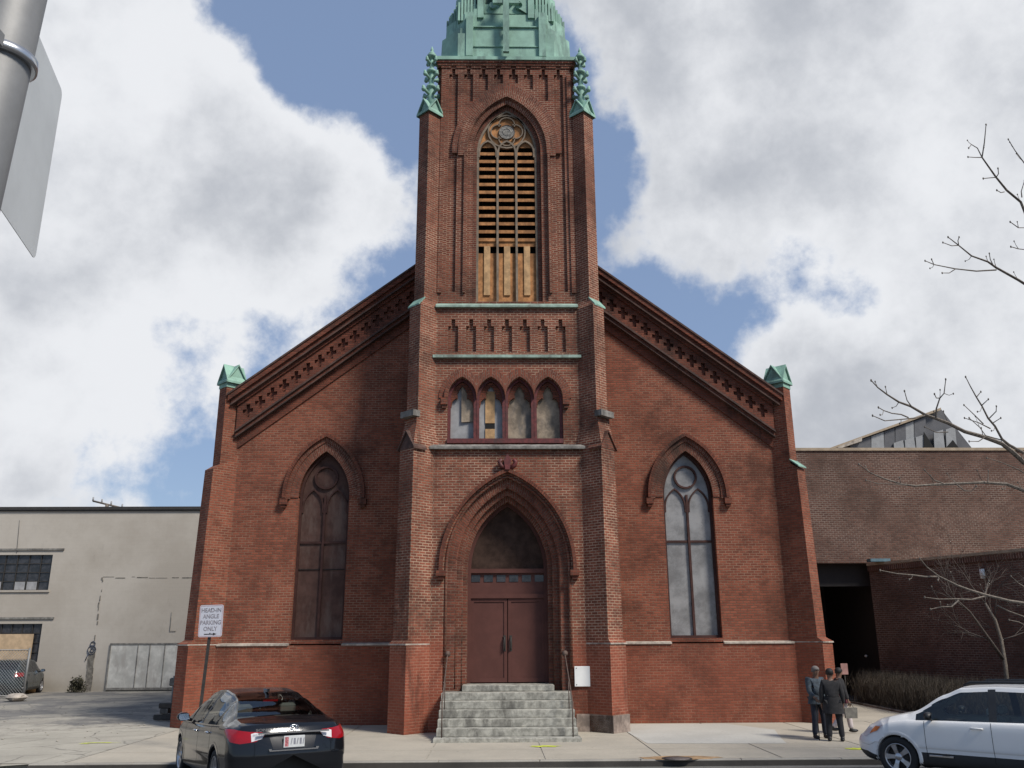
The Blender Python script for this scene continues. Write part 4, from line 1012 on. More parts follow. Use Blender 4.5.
# ------------------------------------------------------------------ lot furniture at the far left
LF = 40.5
fp = at(24, 690, LF); z1 = at(24, 648, LF).z; fn = thing('chain_link_fence', (fp.x, LF, 0), 'grey chain link fence panel with pipe frame in front of the parked dark car', 'fence')
b = MB(); b.tube([(fp.x, LF, -.02), (fp.x, LF, z1)], .05, 8); b.build('post', STEEL, fn)
b = MB(); b.tube([(fp.x, LF, z1-.08), (fp.x-9, LF, z1-.08)], .03, 6); b.tube([(fp.x, LF, .12), (fp.x-9, LF, .12)], .03, 6); b.build('rail', STEEL, fn)
b = MB(); s_ = .13; h = z1-.25; x = 0
WIRE = plain('chain_link_wire', (.3, .31, .31), .5, .6, .05, 5, 0)
while x < 9+h:
    a_, c_ = (x, 0), (x-h, h)
    lo = max(0, x-9); hi = min(h, x)
    if hi > lo: b.tube([(fp.x-x+lo, LF, .15+lo), (fp.x-x+hi, LF, .15+hi)], .008, 3); b.tube([(fp.x-x+lo, LF+.01, .15+h-lo), (fp.x-x+hi, LF+.01, .15+h-hi)], .008, 3)
    x += s_
b.build('mesh', WIRE, fn, merge=False)
for i in range(1, 4):
    b = MB(); b.tube([(fp.x-i*3, LF, -.02), (fp.x-i*3, LF, z1)], .045, 8); b.build('post', STEEL, fn)
def rock(name, c, r, mat, seed, label, cat, sq=.7):
    rr = random.Random(seed); b = MB(); rings = []
    for i in range(1, 6):
        a = math.pi*i/6; rings.append([Vector(c)+Vector((r*math.sin(a)*math.cos(t)*(1+rr.uniform(-.2, .2)), r*math.sin(a)*math.sin(t)*(1+rr.uniform(-.2, .2)), r*sq*(1-math.cos(a))*.6)) for t in [2*math.pi*k/9 for k in range(9)]])
    b.loft(rings); o = b.build(name, mat); tag(o, label, cat); return o
q = ground(16, 701); rock('rock', (q.x, q.y, -.03), .42, STONE, 2, 'pale rock lying on the lot before the chain link fence', 'rock')
q = ground(32, 689); q = Vector((at(32, 680, 45).x, 45, 0))
bk_ = thing('bucket', tuple(q), 'small buff bucket with white lid by the cream wall', 'bucket')
b = MB(); b.lathe([(.22, 0), (.27, .62), (.25, .64)], (0, 0, 0), 14); b.build('bucket_body', TANL, bk_, True); b = MB(); b.lathe([(.29, .64), (.3, .7), (.15, .78), (0, .8)], (0, 0, 0), 14); b.build('lid', WHITE, bk_, True)
def shrub(name, c, r, h, n, seed, mat, label, cat='shrub'):
    rr = random.Random(seed); b = MB()
    for i in range(n):
        a = rr.uniform(0, 6.28); u = rr.random(); ph = rr.random()
        p_ = Vector(c)+Vector((r*math.cos(a)*math.sqrt(u)*(1-ph*.5), r*.6*math.sin(a)*math.sqrt(u), h*ph*(.6+.4*rr.random())))
        d = Vector((rr.gauss(0, 1), rr.gauss(0, 1), rr.gauss(0, 1))).normalized(); s = d.cross(Vector((.3, .5, .8))).normalized(); l = rr.uniform(.04, .09)
        b.poly([p_, p_+d*l+s*l*.4, p_+d*l*2, p_+d*l-s*l*.4])
    o = b.build(name, mat, merge=False); tag(o, label, cat); return o
q = Vector((at(77, 684, 45.2).x, 45.2, 0)); sh = shrub('shrub', tuple(q), .5, .75, 900, 3, plain('dry_weed', (.08, .075, .045), .9, 0, .4, 4, 0), 'dark ragged weed clump at the foot of the cream wall')
b = MB(); b.tube([q, q+Vector((.05, 0, .5))], [.03, .01], 5); b.build('stem', BARKG, sh)
# stack of dark timber beams at the church corner
q = at(166, 712, 29.5)
tb_ = thing('timber_stack', (q.x, 29.5, 0), 'dark timber beams stacked at the left corner of the church', 'timber stack')
for i, (dx, z, l) in enumerate(((-.0, .02, .62), (.1, .36, .55), (0, .2, .25))):
    b = MB(); b.bevbox(q.x+dx-l/2, q.x+dx+l/2, 29.3, 29.55, z, z+.16, .02); b.build('beam', DARKM if i < 2 else STONED, tb_)
# standpipe and meter on the far corner
q = at(175, 668, 30.0); mt = thing('gas_meter', (q.x+.1, 30.0, 0), 'small grey meter and pipe on the left flank of the church', 'meter')
b = MB(); b.tube([(q.x, 30, 0), (q.x, 30, 1.3), (q.x+.35, 30.1, 1.35)], .03, 6); b.build('pipe', STEEL, mt); b = MB(); b.bevbox(q.x-.1, q.x+.16, 29.9, 30.1, 1.0, 1.25, .03); b.build('meter_box', STONED, mt)
# loose stones / debris on the apron as one mass
b = MB(); rr = random.Random(31)
for i in range(160):
    x, y = rr.uniform(-34, -10.3), rr.gauss(27.5, 2.6)
    if y < 22: continue
    r = rr.uniform(.01, .032); b.ball((x, y, r*.4), r, 4, (1.3, 1, .6))
o = b.build('gravel', LOT, merge=False); o['kind'] = 'stuff'

# ------------------------------------------------------------------ pole and sign back, upper left
pr = .115; pX = at(42.5, 0, 3.0).x-pr*1.02
sp_ = thing('traffic_pole', (pX, 3.0, -.14), 'thick galvanised steel pole with clamp band at the upper left edge', 'pole')
b = MB(); b.tube([(pX-.042*5.1, 3, -.14), (pX+.042*3.5, 3, 8.5)], [.125, .11], 40); b.build('pole', STEEL, sp_)
zc = at(30, 42, 3-pr).z; b = MB(); b.lathe([(.119, zc-.02), (.128, zc-.018), (.128, zc+.018), (.119, zc+.02)], (pX, 3, 0), 40); b.build('clamp_band', plain('bright_steel', (.6, .6, .6), .3, .9, .05, 6, 0), sp_)
b = MB(); b.bevbox(pX+.0, pX+.07, 3-.15, 3-.118, zc-.03, zc+.035, .006); b.build('clamp_screw', STEEL, sp_)
A = at(61, 92, 3.75); B = at(31, 260, 3.75); dz = A.z-B.z; xr_ = (A.x+B.x)/2+.012; sdir = (at(33, 74.5, 3.4)-A)
C0 = Vector((pX-.02, 3.08, 0)); dirs = Vector((xr_-C0.x, 3.75-C0.y, 0)); lw = dirs.length; dirs.normalize(); nrm = Vector((dirs.y, -dirs.x, 0))
E_ = Vector((xr_, 3.75, 0)); wS = dz*.8
sg = thing('street_sign', tuple(E_-dirs*wS/2+Vector((0, 0, B.z))), 'plain grey aluminium back of a sign fixed behind the steel pole', 'sign')
pts = []; rr_ = .035
for cx_, cz_, a0_ in ((wS-rr_, rr_, -90), (wS-rr_, dz-rr_, 0), (rr_, dz-rr_, 90), (rr_, rr_, 180)):
    for k in range(5): a = R(a0_+k*22.5); pts.append((cx_+rr_*math.cos(a), cz_+rr_*math.sin(a)))
base = E_-dirs*wS
b = MB(); b.loft([[base+dirs*u+nrm*o_+Vector((0, 0, B.z+v)) for u, v in pts] for o_ in (-.0015, .0015)]); b.build('sign_panel', ALU, sg)
b = MB()
for z in (B.z+dz*.2, B.z+dz*.8): b.tube([base+dirs*(wS*.12)+Vector((0, 0, z)), Vector((pX, 3, z))], .012, 6)
b.build('bracket', STEEL, sg)

# ------------------------------------------------------------------ parking sign
SY = 21.5; sT, sB = at(212, 605, SY), at(210, 637, SY); hS = sT.z-sB.z; xS = (sT.x+sB.x)/2
ps = thing('parking_sign', (xS, SY, 0), 'white head-in angle parking sign on a thin dark post beside the sedan', 'sign')
wS = .60; Mx = Matrix.Translation((xS+.02, SY-.05, sB.z)) @ Matrix.Rotation(R(-10), 4, 'Z') @ Matrix.Rotation(R(-1.2), 4, 'Y')
def rr_rect(w_, h_, r, inset=0):
    o_ = []
    for cx_, cz_, a0_ in ((w_/2-r, r, -90), (w_/2-r, h_-r, 0), (-w_/2+r, h_-r, 90), (-w_/2+r, r, 180)):
        for k in range(5): a = R(a0_+k*22.5); o_.append((cx_+(r-inset)*math.cos(a), cz_+(r-inset)*math.sin(a)))
    return o_
b = MB(); q = rr_rect(wS, hS, .05); b.loft([[Mx @ Vector((x, y, z)) for x, z in q] for y in (-.002, .002)]); pan = b.build('sign_panel', plain('sign_white', (.62, .62, .66), .5, 0, .03, 3, 0), ps)
SRED = plain('sign_faded_red', (.52, .33, .34), .5, 0, .15, 5, 0); SGR = plain('sign_faded_lettering', (.30, .27, .28), .5, 0, .2, 5, 0)
b = MB(); q0 = rr_rect(wS, hS, .05, .015); q1 = rr_rect(wS, hS, .05, .026)
for k in range(len(q0)):
    k2 = (k+1) % len(q0); b.poly([Mx @ Vector((p_[0], -.004, p_[1])) for p_ in (q0[k], q0[k2], q1[k2], q1[k])])
b.build('border', SRED, pan)
def text_mesh(lines, size, name, mat, parent, M, lead, font_scale=(1, 1)):
    """lettering: every line extruded a little, joined into one mesh"""
    V_, F_ = [], []
    for i, t in enumerate(lines):
        cu = bpy.data.curves.new('t', 'FONT'); cu.body = t; cu.size = size; cu.align_x = 'CENTER'; cu.extrude = .0008; cu.offset = size*.012
        o = bpy.data.objects.new('t', cu); COL.objects.link(o); dg = bpy.context.evaluated_depsgraph_get(); me = bpy.data.meshes.new_from_object(o.evaluated_get(dg))
        k = len(V_)
        for v in me.vertices: V_.append(M @ Vector((v.co.x*font_scale[0], -v.co.z, v.co.y*font_scale[1]-i*lead)))
        for p_ in me.polygons: F_.append([k+j for j in p_.vertices])
        bpy.data.objects.remove(o); bpy.data.curves.remove(cu); bpy.data.meshes.remove(me)
    off = world_loc(parent) if parent is not None else Vector((0, 0, 0))
    me = bpy.data.meshes.new(name); me.from_pydata([v-off for v in V_], [], F_); me.materials.append(mat)
    o = bpy.data.objects.new(name, me); COL.objects.link(o); o.parent = parent; return o
text_mesh(['HEAD-IN', 'ANGLE', 'PARKING', 'ONLY'], .135, 'lettering', SGR, pan, Mx @ Matrix.Translation((0, -.005, hS-.165)), .142, (.95, 1))
b = MB(); b.poly([Mx @ Vector(v) for v in ((-.15, -.005, .055), (.08, -.005, .055), (.08, -.005, .075), (-.15, -.005, .075))]); b.poly([Mx @ Vector(v) for v in ((.08, -.005, .035), (.17, -.005, .065), (.08, -.005, .095))]); b.build('arrow', DARKM, pan)
pb = at(200, 712, SY+.05)
b = MB(); dv = (pb-sB); foot_ = Vector((sB.x+dv.x*.0+(pb.x-sB.x)*.6, SY+.0, 0)); foot_ = Vector((xS-.10, SY, 0))
for q in ((-.025, .0), (.025, .0)): pass
b.loft([[c_+Vector(v) for v in ((-.035, .02, 0), (-.03, -.02, 0), (.03, -.02, 0), (.035, .02, 0))] for c_ in (foot_, Vector((xS+.02, SY, sT.z-.05)))]); b.build('post', DARKM, ps)
for k in (.12, .88):
    b = MB(); c_ = Mx @ Vector((0, 0, hS*k)); b.tube([c_+Vector((0, -.012, 0)), c_+Vector((0, .04, 0))], .012, 6); b.build('bolt', DARKM, ps)

# ================================================================== CARS
root_skin = {}
def interp(tab, x):
    if x <= tab[0][0]: return tab[0][1]
    for (a, va), (b, vb) in zip(tab, tab[1:]):
        if x <= b:
            t = (x-a)/(b-a); t = t*t*(3-2*t)*.35+t*.65; return va+(vb-va)*t
    return tab[-1][1]
def car_glass():
    m, nt, b = newmat('car_glass'); nt.nodes.remove(b); o = nt.nodes['Material Output']
    tr = N(nt, 'ShaderNodeBsdfTransparent'); tr.inputs[0].default_value = (.72, .77, .74, 1); gl = N(nt, 'ShaderNodeBsdfGlossy'); gl.inputs['Roughness'].default_value = .02; gl.inputs[0].default_value = (.9, .95, 1, 1)
    fr = N(nt, 'ShaderNodeFresnel'); fr.inputs[0].default_value = 1.6; mx = N(nt, 'ShaderNodeMixShader'); L(nt, fr.outputs[0], mx.inputs[0]); L(nt, tr.outputs[0], mx.inputs[1]); L(nt, gl.outputs[0], mx.inputs[2]); L(nt, mx.outputs[0], o.inputs[0]); return m
CGLASS = car_glass()
def paint(name, col, rough=.3):
    m, nt, b = newmat(name); b.inputs['Base Color'].default_value = (*col, 1); b.inputs['Roughness'].default_value = rough; b.inputs['Coat Weight'].default_value = .5; b.inputs['Specular IOR Level'].default_value = .3; b.inputs['Coat Roughness'].default_value = .04
    geo = N(nt, 'ShaderNodeNewGeometry').outputs['Position']; L(nt, ramp(nt, noise(nt, geo, 3, 5), .3, .7, rough*.8, rough*1.3), b.inputs['Roughness']); return m
REDL = paint('tail_lamp_red', (.27, .004, .008), .15); CLRL = paint('clear_lamp', (.62, .6, .6), .15); AMBL = paint('amber_lamp', (.65, .2, .07), .2)
SEATM = plain('seat_fabric', (.10, .10, .095), .9); SEATL = plain('pale_seat', (.34, .35, .32), .9)
from mathutils.bvhtree import BVHTree
from mathutils.geometry import delaunay_2d_cdt
class Skin_:
    """projects outlines drawn in a plane onto a finished car body"""
    def __init__(s, objs):
        V_, F_ = [], []
        for o in objs:
            k = len(V_); V_ += [v.co.copy() for v in o.data.vertices]; F_ += [[k+i for i in p.vertices] for p in o.data.polygons]
        s.t = BVHTree.FromPolygons(V_, F_)
    def hit(s, p, d):
        h_ = s.t.ray_cast(p-d*6, d); return h_[0]
    def decal(s, mb, org, ax, ay, d, outline, off=.004, step=.02):
        d = d.normalized(); pts = []
        for a, b in zip(outline, outline[1:]+outline[:1]):
            n = max(1, int(math.dist(a, b)/step)); pts += [Vector((a[0]+(b[0]-a[0])*i/n, a[1]+(b[1]-a[1])*i/n)) for i in range(n)]
        ne = len(pts); edges = [(i, (i+1) % ne) for i in range(ne)]
        x0, x1 = min(p.x for p in pts), max(p.x for p in pts); y0, y1 = min(p.y for p in pts), max(p.y for p in pts)
        x = x0+step/2; grid_ = []
        while x < x1:
            y = y0+step/2
            while y < y1: grid_.append(Vector((x, y))); y += step
            x += step
        v_, _, f_, *_r = delaunay_2d_cdt(pts+grid_, edges, [list(range(ne))], 1, 1e-5)
        P = []
        last = None
        for p in v_:
            q = org+ax*p.x+ay*p.y; h_ = s.hit(q, d)
            P.append(h_-d*off if h_ is not None else None)
        for f in f_:
            q = [P[i] for i in f]
            if None not in q: mb.poly(q, smooth=True)
def build_car(sp):
    Lh = sp['L']/2; T, S, W, Wr = sp['T'], sp['S'], sp['W'], sp['Wr']; HR = sp['rear'] ; g0 = sp['g0']; g1 = sp['g1']
    hw = max(w for _, w in W)
    root = thing(sp['name'], sp['loc'], sp['label'], 'car', None, sp['rz']); root.scale = [sp.get('k', 1)]*3; root.rotation_euler = (0, sp.get('pitch', 0), sp['rz'])
    NX, dx = int(sp['L']/.025), 0
    cols = 46
    def section(x):
        t, s_, w, wr = interp(T, x), interp(S, x), interp(W, x), interp(Wr, x); s_ = min(s_, t-.035); b0 = sp['clear']
        b0 = b0 + max(0, abs(x)-Lh+.5)*.12
        key = [(w*.86, b0), (w*.955, b0+.04), (w*.985, b0+.14), (w*.985, b0+.30), (w, .58), (w*.99, s_-.10), (w*.955, s_-.015), (w*.935, s_)]
        gh = t-s_ > .12
        wr_ = min(wr, w*.93)
        ze = t-.05-.02*(t-s_)
        if ze < s_+.004: ze = s_+.004
        key += [(w*.935*.66+wr_*.34, s_+(ze-s_)*.40), (w*.935*.28+wr_*.72, s_+(ze-s_)*.80), (wr_, ze), (wr_*.93, t-.022), (wr_*.6, t-.006), (0, t)]
        seg = (3, 3, 3, 5, 5, 3, 2, 6, 6, 3, 3, 5, 7)
        out = []; tags = []
        for k, n in enumerate(seg):
            p0 = key[max(k-1, 0)]; p1 = key[k]; p2 = key[k+1]; p3 = key[min(k+2, len(key)-1)]
            for j in range(n):
                u = j/n; sharp = k in (7, 8, 9)
                if sharp: q = (p1[0]+(p2[0]-p1[0])*u, p1[1]+(p2[1]-p1[1])*u)
                else:
                    q = tuple(.5*((2*p1[i])+(-p0[i]+p2[i])*u+(2*p0[i]-5*p1[i]+4*p2[i]-p3[i])*u*u+(-p0[i]+3*p1[i]-3*p2[i]+p3[i])*u**3) for i in (0, 1))
                out.append(q); tags.append(k)
        out.append(key[-1]); tags.append(12); return out, tags
    def endx(y, z, front):
        a = abs(y)/hw
        if front: return Lh-.42*a**3.2-.10*a*a-(.12*max(0, z-.55)/.3)-.05*max(0, .42-z)*3
        return -Lh+.16*a**3.5+.05*a*a+(max(0, z-.62)*sp['rake'])-(.05 if False else 0)+.12*max(0, .45-z)
    xs = [-Lh+sp['L']*i/NX for i in range(NX+1)]
    grid = []; tg = None
    for x in xs:
        sec, tg = section(x); grid.append([(x, y, z) for y, z in sec])
    nc = len(grid[0])
    def warp(p):
        x, y, z = p; e0, e1 = endx(y, z, False), endx(y, z, True); t = (x+Lh)/(2*Lh); m_ = .75
        nx = x
        if x < -Lh+m_: nx = e0+(x+Lh)/m_*(-Lh+m_-e0)
        if x > Lh-m_: nx = e1-(Lh-x)/m_*(e1-(Lh-m_))
        return nx, y, z
    # rounding of the ends
    for i, x in enumerate(xs):
        d = min(x+Lh, Lh-x)
        if d < .10:
            k = 1-.045*(1-d/.10)**2; grid[i] = [(px, py*k, .60+(pz-.60)*(1-.05*(1-d/.10)**2)) for px, py, pz in grid[i]]
    wheels = sp['wheels']; rw = sp['rw']; ra = rw+.055
    def snap(p):
        x, y, z = p
        if y > hw*.75:
            for wx in wheels:
                d = math.hypot(x-wx, z-rw)
                if abs(d-ra) < .018 and d > 0: x = wx+(x-wx)*ra/d; z = rw+(z-rw)*ra/d
        return (x, y, z)
    grid = [[snap(warp(p)) for p in r] for r in grid]
    parts = {k: MB() for k in ('body', 'windshield', 'rear_window', 'trim', 'seam', 'sw0', 'sw1', 'cladding', 'roofdark')}
    def put(k, q, sm=True): parts[k].poly(q, smooth=sm)
    def inside(px, cuts): return any(a <= px <= b for a, b in cuts)
    for sgn in (1, -1):
        for i in range(NX):
            xm = (xs[i]+xs[i+1])/2
            for j in range(nc-1):
                q = [grid[i][j], grid[i+1][j], grid[i+1][j+1], grid[i][j+1]]
                cx_ = sum(p[0] for p in q)/4; cy = sum(p[1] for p in q)/4; cz = sum(p[2] for p in q)/4
                if cy > hw*.75 and any(math.hypot(cx_-wx, cz-rw) < ra-.003 for wx in wheels): continue
                k = tg[j]; key = 'body'; t = interp(T, xm); s_ = interp(S, xm)
                if k in (7, 8, 9) and t-s_ > .10 and g0 < xm < g1:
                    if inside(xm, sp['pillars']): key = 'trim' if not inside(xm, sp.get('bodypillars', [])) else 'body'
                    elif k == 9 and cz > t-.085: key = 'body'
                    elif k == 9: key = 'sw' + ('0' if sgn > 0 else '1')
                    else: key = 'sw' + ('0' if sgn > 0 else '1')
                if k >= 10 and (k > 10 or cz < t-.03):
                    if sp['ws'][0] < xm < sp['ws'][1] and cy < interp(Wr, xm)*.93: key = 'windshield'
                    if sp['bw'][0] < xm < sp['bw'][1] and cy < interp(Wr, xm)*.93: key = 'rear_window'
                if key == 'body' and cz < sp.get('clad', -1) and xm < wheels[1]-ra: key = 'cladding'
                if key == 'body' and sp.get('darkroof') and k >= 11 and sp['darkroof'][0] < xm < sp['darkroof'][1]: key = 'roofdark'
                put(key, [Vector((p[0], p[1]*sgn, p[2])) for p in q])
    # end caps
    caps = {k: MB() for k in sp['capmats']}
    for i, front in ((0, False), (NX, True)):
        base = grid[i]; zc = .60
        K = 26; pr_ = None
        for r in range(K+1):
            f = 1-r/K; ring = []
            for (x, y, z) in base:
                yy, zz = y*f, zc+(z-zc)*f; bulge = (.045 if not front else .06)*(1-f*f)
                ex = endx(yy, zz, front); ring.append((ex+(bulge if front else -bulge) if r else x, yy, zz))
            if pr_:
                for sgn in (1, -1):
                    for j in range(nc-1):
                        q = [pr_[j], pr_[j+1], ring[j+1], ring[j]]; cy = sum(p[1] for p in q)/4; cz = sum(p[2] for p in q)/4
                        key = sp['cap'](front, cy, cz)
                        (caps[key] if key in caps else parts['body']).poly([Vector((p[0], p[1]*sgn, p[2])) for p in q], smooth=True)
            pr_ = ring
    body = parts['body'].build('body', sp['paint'], root, True)
    allo = [body]
    for key in ('windshield', 'rear_window'):
        if parts[key].f: parts[key].build(key, CGLASS, root, True)
    for key in ('sw0', 'sw1'): parts[key].build('side_window', CGLASS, root, True)
    if parts['trim'].f: parts['trim'].build('pillar_trim', BLKPL, root, True)
    if parts['cladding'].f: parts['cladding'].build('lower_cladding', BLKPL, root, True)
    if parts['roofdark'].f: parts['roofdark'].build('sunroof', DKGLASS, root, True)
    for k, mt in sp['capmats'].items():
        if caps[k].f: caps[k].build(sp['capnames'][k], mt, root, True)
    extra = [o for o in root.children if o != body and o.name.split('.')[0] in ('bumper_valance', 'bumper_lip', 'lower_cladding')]
    skin = Skin_([body]+extra); root_skin[root.name] = skin
    X_, Y_, Z_ = Vector((1, 0, 0)), Vector((0, 1, 0)), Vector((0, 0, 1))
    for nm_, mt_, outl_, d_ in sp['decals']:
        for sgn in ((1, -1) if d_ is not None else (1,)):
            dd = Vector((d_[0], -d_[1]*sgn, 0)).normalized() if d_ is not None else Vector((1, 0, 0))
            au = Vector((0, sgn, 0)) if abs(dd.x) > .99 else Vector((-dd.y, dd.x, 0))*( -sgn if dd.x > 0 else sgn)
            au = au if au.y*sgn > 0 else -au
            mb_ = MB(); skin.decal(mb_, Vector((-Lh if dd.x > 0 else Lh, 0, 0)), au, Z_, dd, outl_, .008 if nm_ in ('reversing_light', 'indicator') else .004)
            if mb_.f: mb_.build(nm_, mt_, root, True)
    # lips of the wheel arches
    for wx in wheels:
        for sgn in (1, -1):
            mb_ = MB(); pv = None
            for i in range(41):
                a = math.pi*(-.12+1.24*i/40); c_, s_ = math.cos(a), math.sin(a)
                px_, pz_ = wx+(ra+.045)*c_, rw+(ra+.045)*s_
                h_ = skin.hit(Vector((px_, 0, pz_)), Vector((0, -sgn, 0)))
                if h_ is None: pv = None; continue
                y = h_.y+sgn*.004; cur = [Vector((wx+r_*c_, yy, rw+r_*s_)) for r_, yy in ((ra+.045, h_.y+sgn*.0005), (ra+.03, y), (ra-.018, y), (ra-.024, y-sgn*.012), (ra-.02, y-sgn*.25))]
                if pv:
                    for q0, q1, q2, q3 in zip(pv, pv[1:], cur[1:], cur): mb_.poly([q0, q1, q2, q3], smooth=True)
                pv = cur
            mb_.build('wheel_arch', sp.get('archmat', sp['paint']), root, True)
    # underbody and wheel houses
    ub = MB(); ub.box(-Lh+.35, Lh-.45, -hw*.62, hw*.62, sp['clear']-.02, .62)
    ub.build('underbody', BLKPL, root, True)
    # wheels
    proto = None
    for wx in wheels:
        for sg_ in (1, -1):
            if proto is None:
                tb = MB(); prof = [(rw*.62, -.10), (rw*.93, -.11), (rw*.99, -.085), (rw, -.04), (rw, .04), (rw*.99, .085), (rw*.93, .11), (rw*.70, .115), (rw*.66, .09), (rw*.62, .0)]
                tb.lathe(prof, (0, 0, 0), 40, 'y'); ty = tb.build('wheel', RUBBER, root, True)
                rb_ = MB(); R0 = rw*.675
                rb_.lathe([(R0*.90, -.02), (R0*.93, .085), (R0, .105), (R0*1.0, .112), (R0*.95, .112), (R0*.90, .09), (R0*.88, .0)], (0, 0, 0), 40, 'y'); rb_.lathe([(.0, .09), (.055, .09), (.07, .07), (.075, .02)], (0, 0, 0), 16, 'y')
                for k in range(sp['spokes']):
                    a = 2*math.pi*k/sp['spokes']; c_, s_ = math.cos(a), math.sin(a)
                    def PP(r, w_, y): return Vector((c_*r-s_*w_, y, s_*r+c_*w_))
                    w1, w2 = sp['spw']
                    rb_.loft([[PP(.05, -w1, .075), PP(.05, w1, .075), PP(.05, w1, .03), PP(.05, -w1, .03)], [PP(R0*.5, -w1*.95, .088), PP(R0*.5, w1*.95, .088), PP(R0*.5, w1*.9, .03), PP(R0*.5, -w1*.9, .03)], [PP(R0*.93, -w2, .095), PP(R0*.93, w2, .095), PP(R0*.93, w2, .03), PP(R0*.93, -w2, .03)]])
                rim = rb_.build('rim', RIM, ty, True)
                dk = MB(); dk.lathe([(R0*.9, -.0), (R0*.9, .012), (0, .012)], (0, 0, 0), 24, 'y'); bd_ = dk.build('brake_disc', DARKM, ty, True)
                proto = (ty, rim, bd_); w_ = ty
            else:
                w_ = proto[0].copy(); COL.objects.link(w_); w_.parent = root
                for c in proto[1:]: d = c.copy(); COL.objects.link(d); d.parent = w_
            w_.location = (wx, sg_*(hw-.135), rw)
            if sg_ < 0: w_.rotation_euler = (0, 0, math.pi)
    # seats
    for x in sp['seats']:
        for y in (.36, -.36):
            b = MB(); b.bevbox(x-.08, x+.10, y-.24, y+.24, .5, 1.05, .05); b.bevbox(x-.06, x+.05, y-.13, y+.13, 1.07, 1.24, .04); b.build('seat', sp.get('seatmat', SEATM), root, True)
    b = MB(); b.box(sp['seats'][-1]+.75, sp['seats'][-1]+1.05, -hw*.75, hw*.75, .6, .93); b.build('dashboard', BLKPL, root, True)
    # mirrors
    for sg_ in (1, -1):
        mx_, mz = sp['mirror']; b = MB(); b.ball((mx_, sg_*(hw+.09), mz), .1, 8, (.75, 1.1, .75)); b.tube([(mx_, sg_*(hw-.06), mz-.06), (mx_, sg_*(hw+.05), mz-.03)], .03, 6)
        mo = b.build('mirror', sp.get('mirrormat', sp['paint']), root, True); b = MB(); b.poly([Vector((mx_-.078, sg_*(hw+.09)+dy*.085, mz+dz_*.055)) for dy, dz_ in ((-1, -.7), (-.5, -1), (.6, -1), (1, -.4), (.9, .8), (-.8, 1))]); b.build('mirror_glass', CHROME, mo, True)
    # door seams + handles drawn from the real surface
    sm_ = MB()
    for x in sp['seams']:
        i = int((x+Lh)/sp['L']*NX)
        for sgn in (1, -1):
            col_ = [p for p, t_ in zip(grid[i], tg) if t_ <= 6 and p[2] > sp['clear']+.12]
            for p, q in zip(col_, col_[1:]):
                if any(math.hypot(p[0]-wx, p[2]-rw) < ra for wx in wheels): continue
                sm_.poly([Vector((p[0]-.004, (p[1]+.0025)*sgn, p[2])), Vector((p[0]+.004, (p[1]+.0025)*sgn, p[2])), Vector((q[0]+.004, (q[1]+.0025)*sgn, q[2])), Vector((q[0]-.004, (q[1]+.0025)*sgn, q[2]))])
    sm_.build('door_seam', BLACK, root, True)
    for x in sp['handles']:
        for sgn in (1, -1):
            i = int((x+Lh)/sp['L']*NX); z = interp(S, x)-.11; y = min((abs(p[2]-z), p[1]) for p in grid[i][:26])[1]
            b = MB(); b.tube([(x-.1, sgn*(y+.005), z), (x-.085, sgn*(y+.03), z+.005), (x+.07, sgn*(y+.03), z+.005), (x+.09, sgn*(y+.005), z)], .015, 7); b.build('door_handle', sp.get('handlemat', sp['paint']), root, True)
    return root, grid, endx

BLK = paint('black_car_paint', (.006, .007, .009), .12); WHT = paint('white_car_paint', (.80, .785, .75), .4)
SED_T = [(-2.41, .93), (-2.36, 1.03), (-2.2, 1.065), (-1.75, 1.10), (-1.5, 1.19), (-1.1, 1.34), (-.7, 1.425), (-.2, 1.468), (.2, 1.46), (.5, 1.42), (.9, 1.26), (1.35, 1.03), (1.5, .99), (2.1, .83), (2.33, .7), (2.41, .6)]
SED_S = [(-2.41, .88), (-2.0, .99), (-1.5, .985), (-.5, .95), (.8, .915), (1.4, .9), (2.1, .76), (2.41, .55)]
SED_W = [(-2.41, .87), (-2.2, .90), (-1.5, .915), (0, .915), (1.5, .91), (2.1, .87), (2.41, .80)]
SED_R = [(-2.41, .74), (-1.8, .74), (-1.0, .56), (-.2, .545), (.5, .57), (1.4, .76), (2.41, .7)]
def sed_cap(front, y, z): return 'low' if front and z < .33 and y < .75 else 'body'
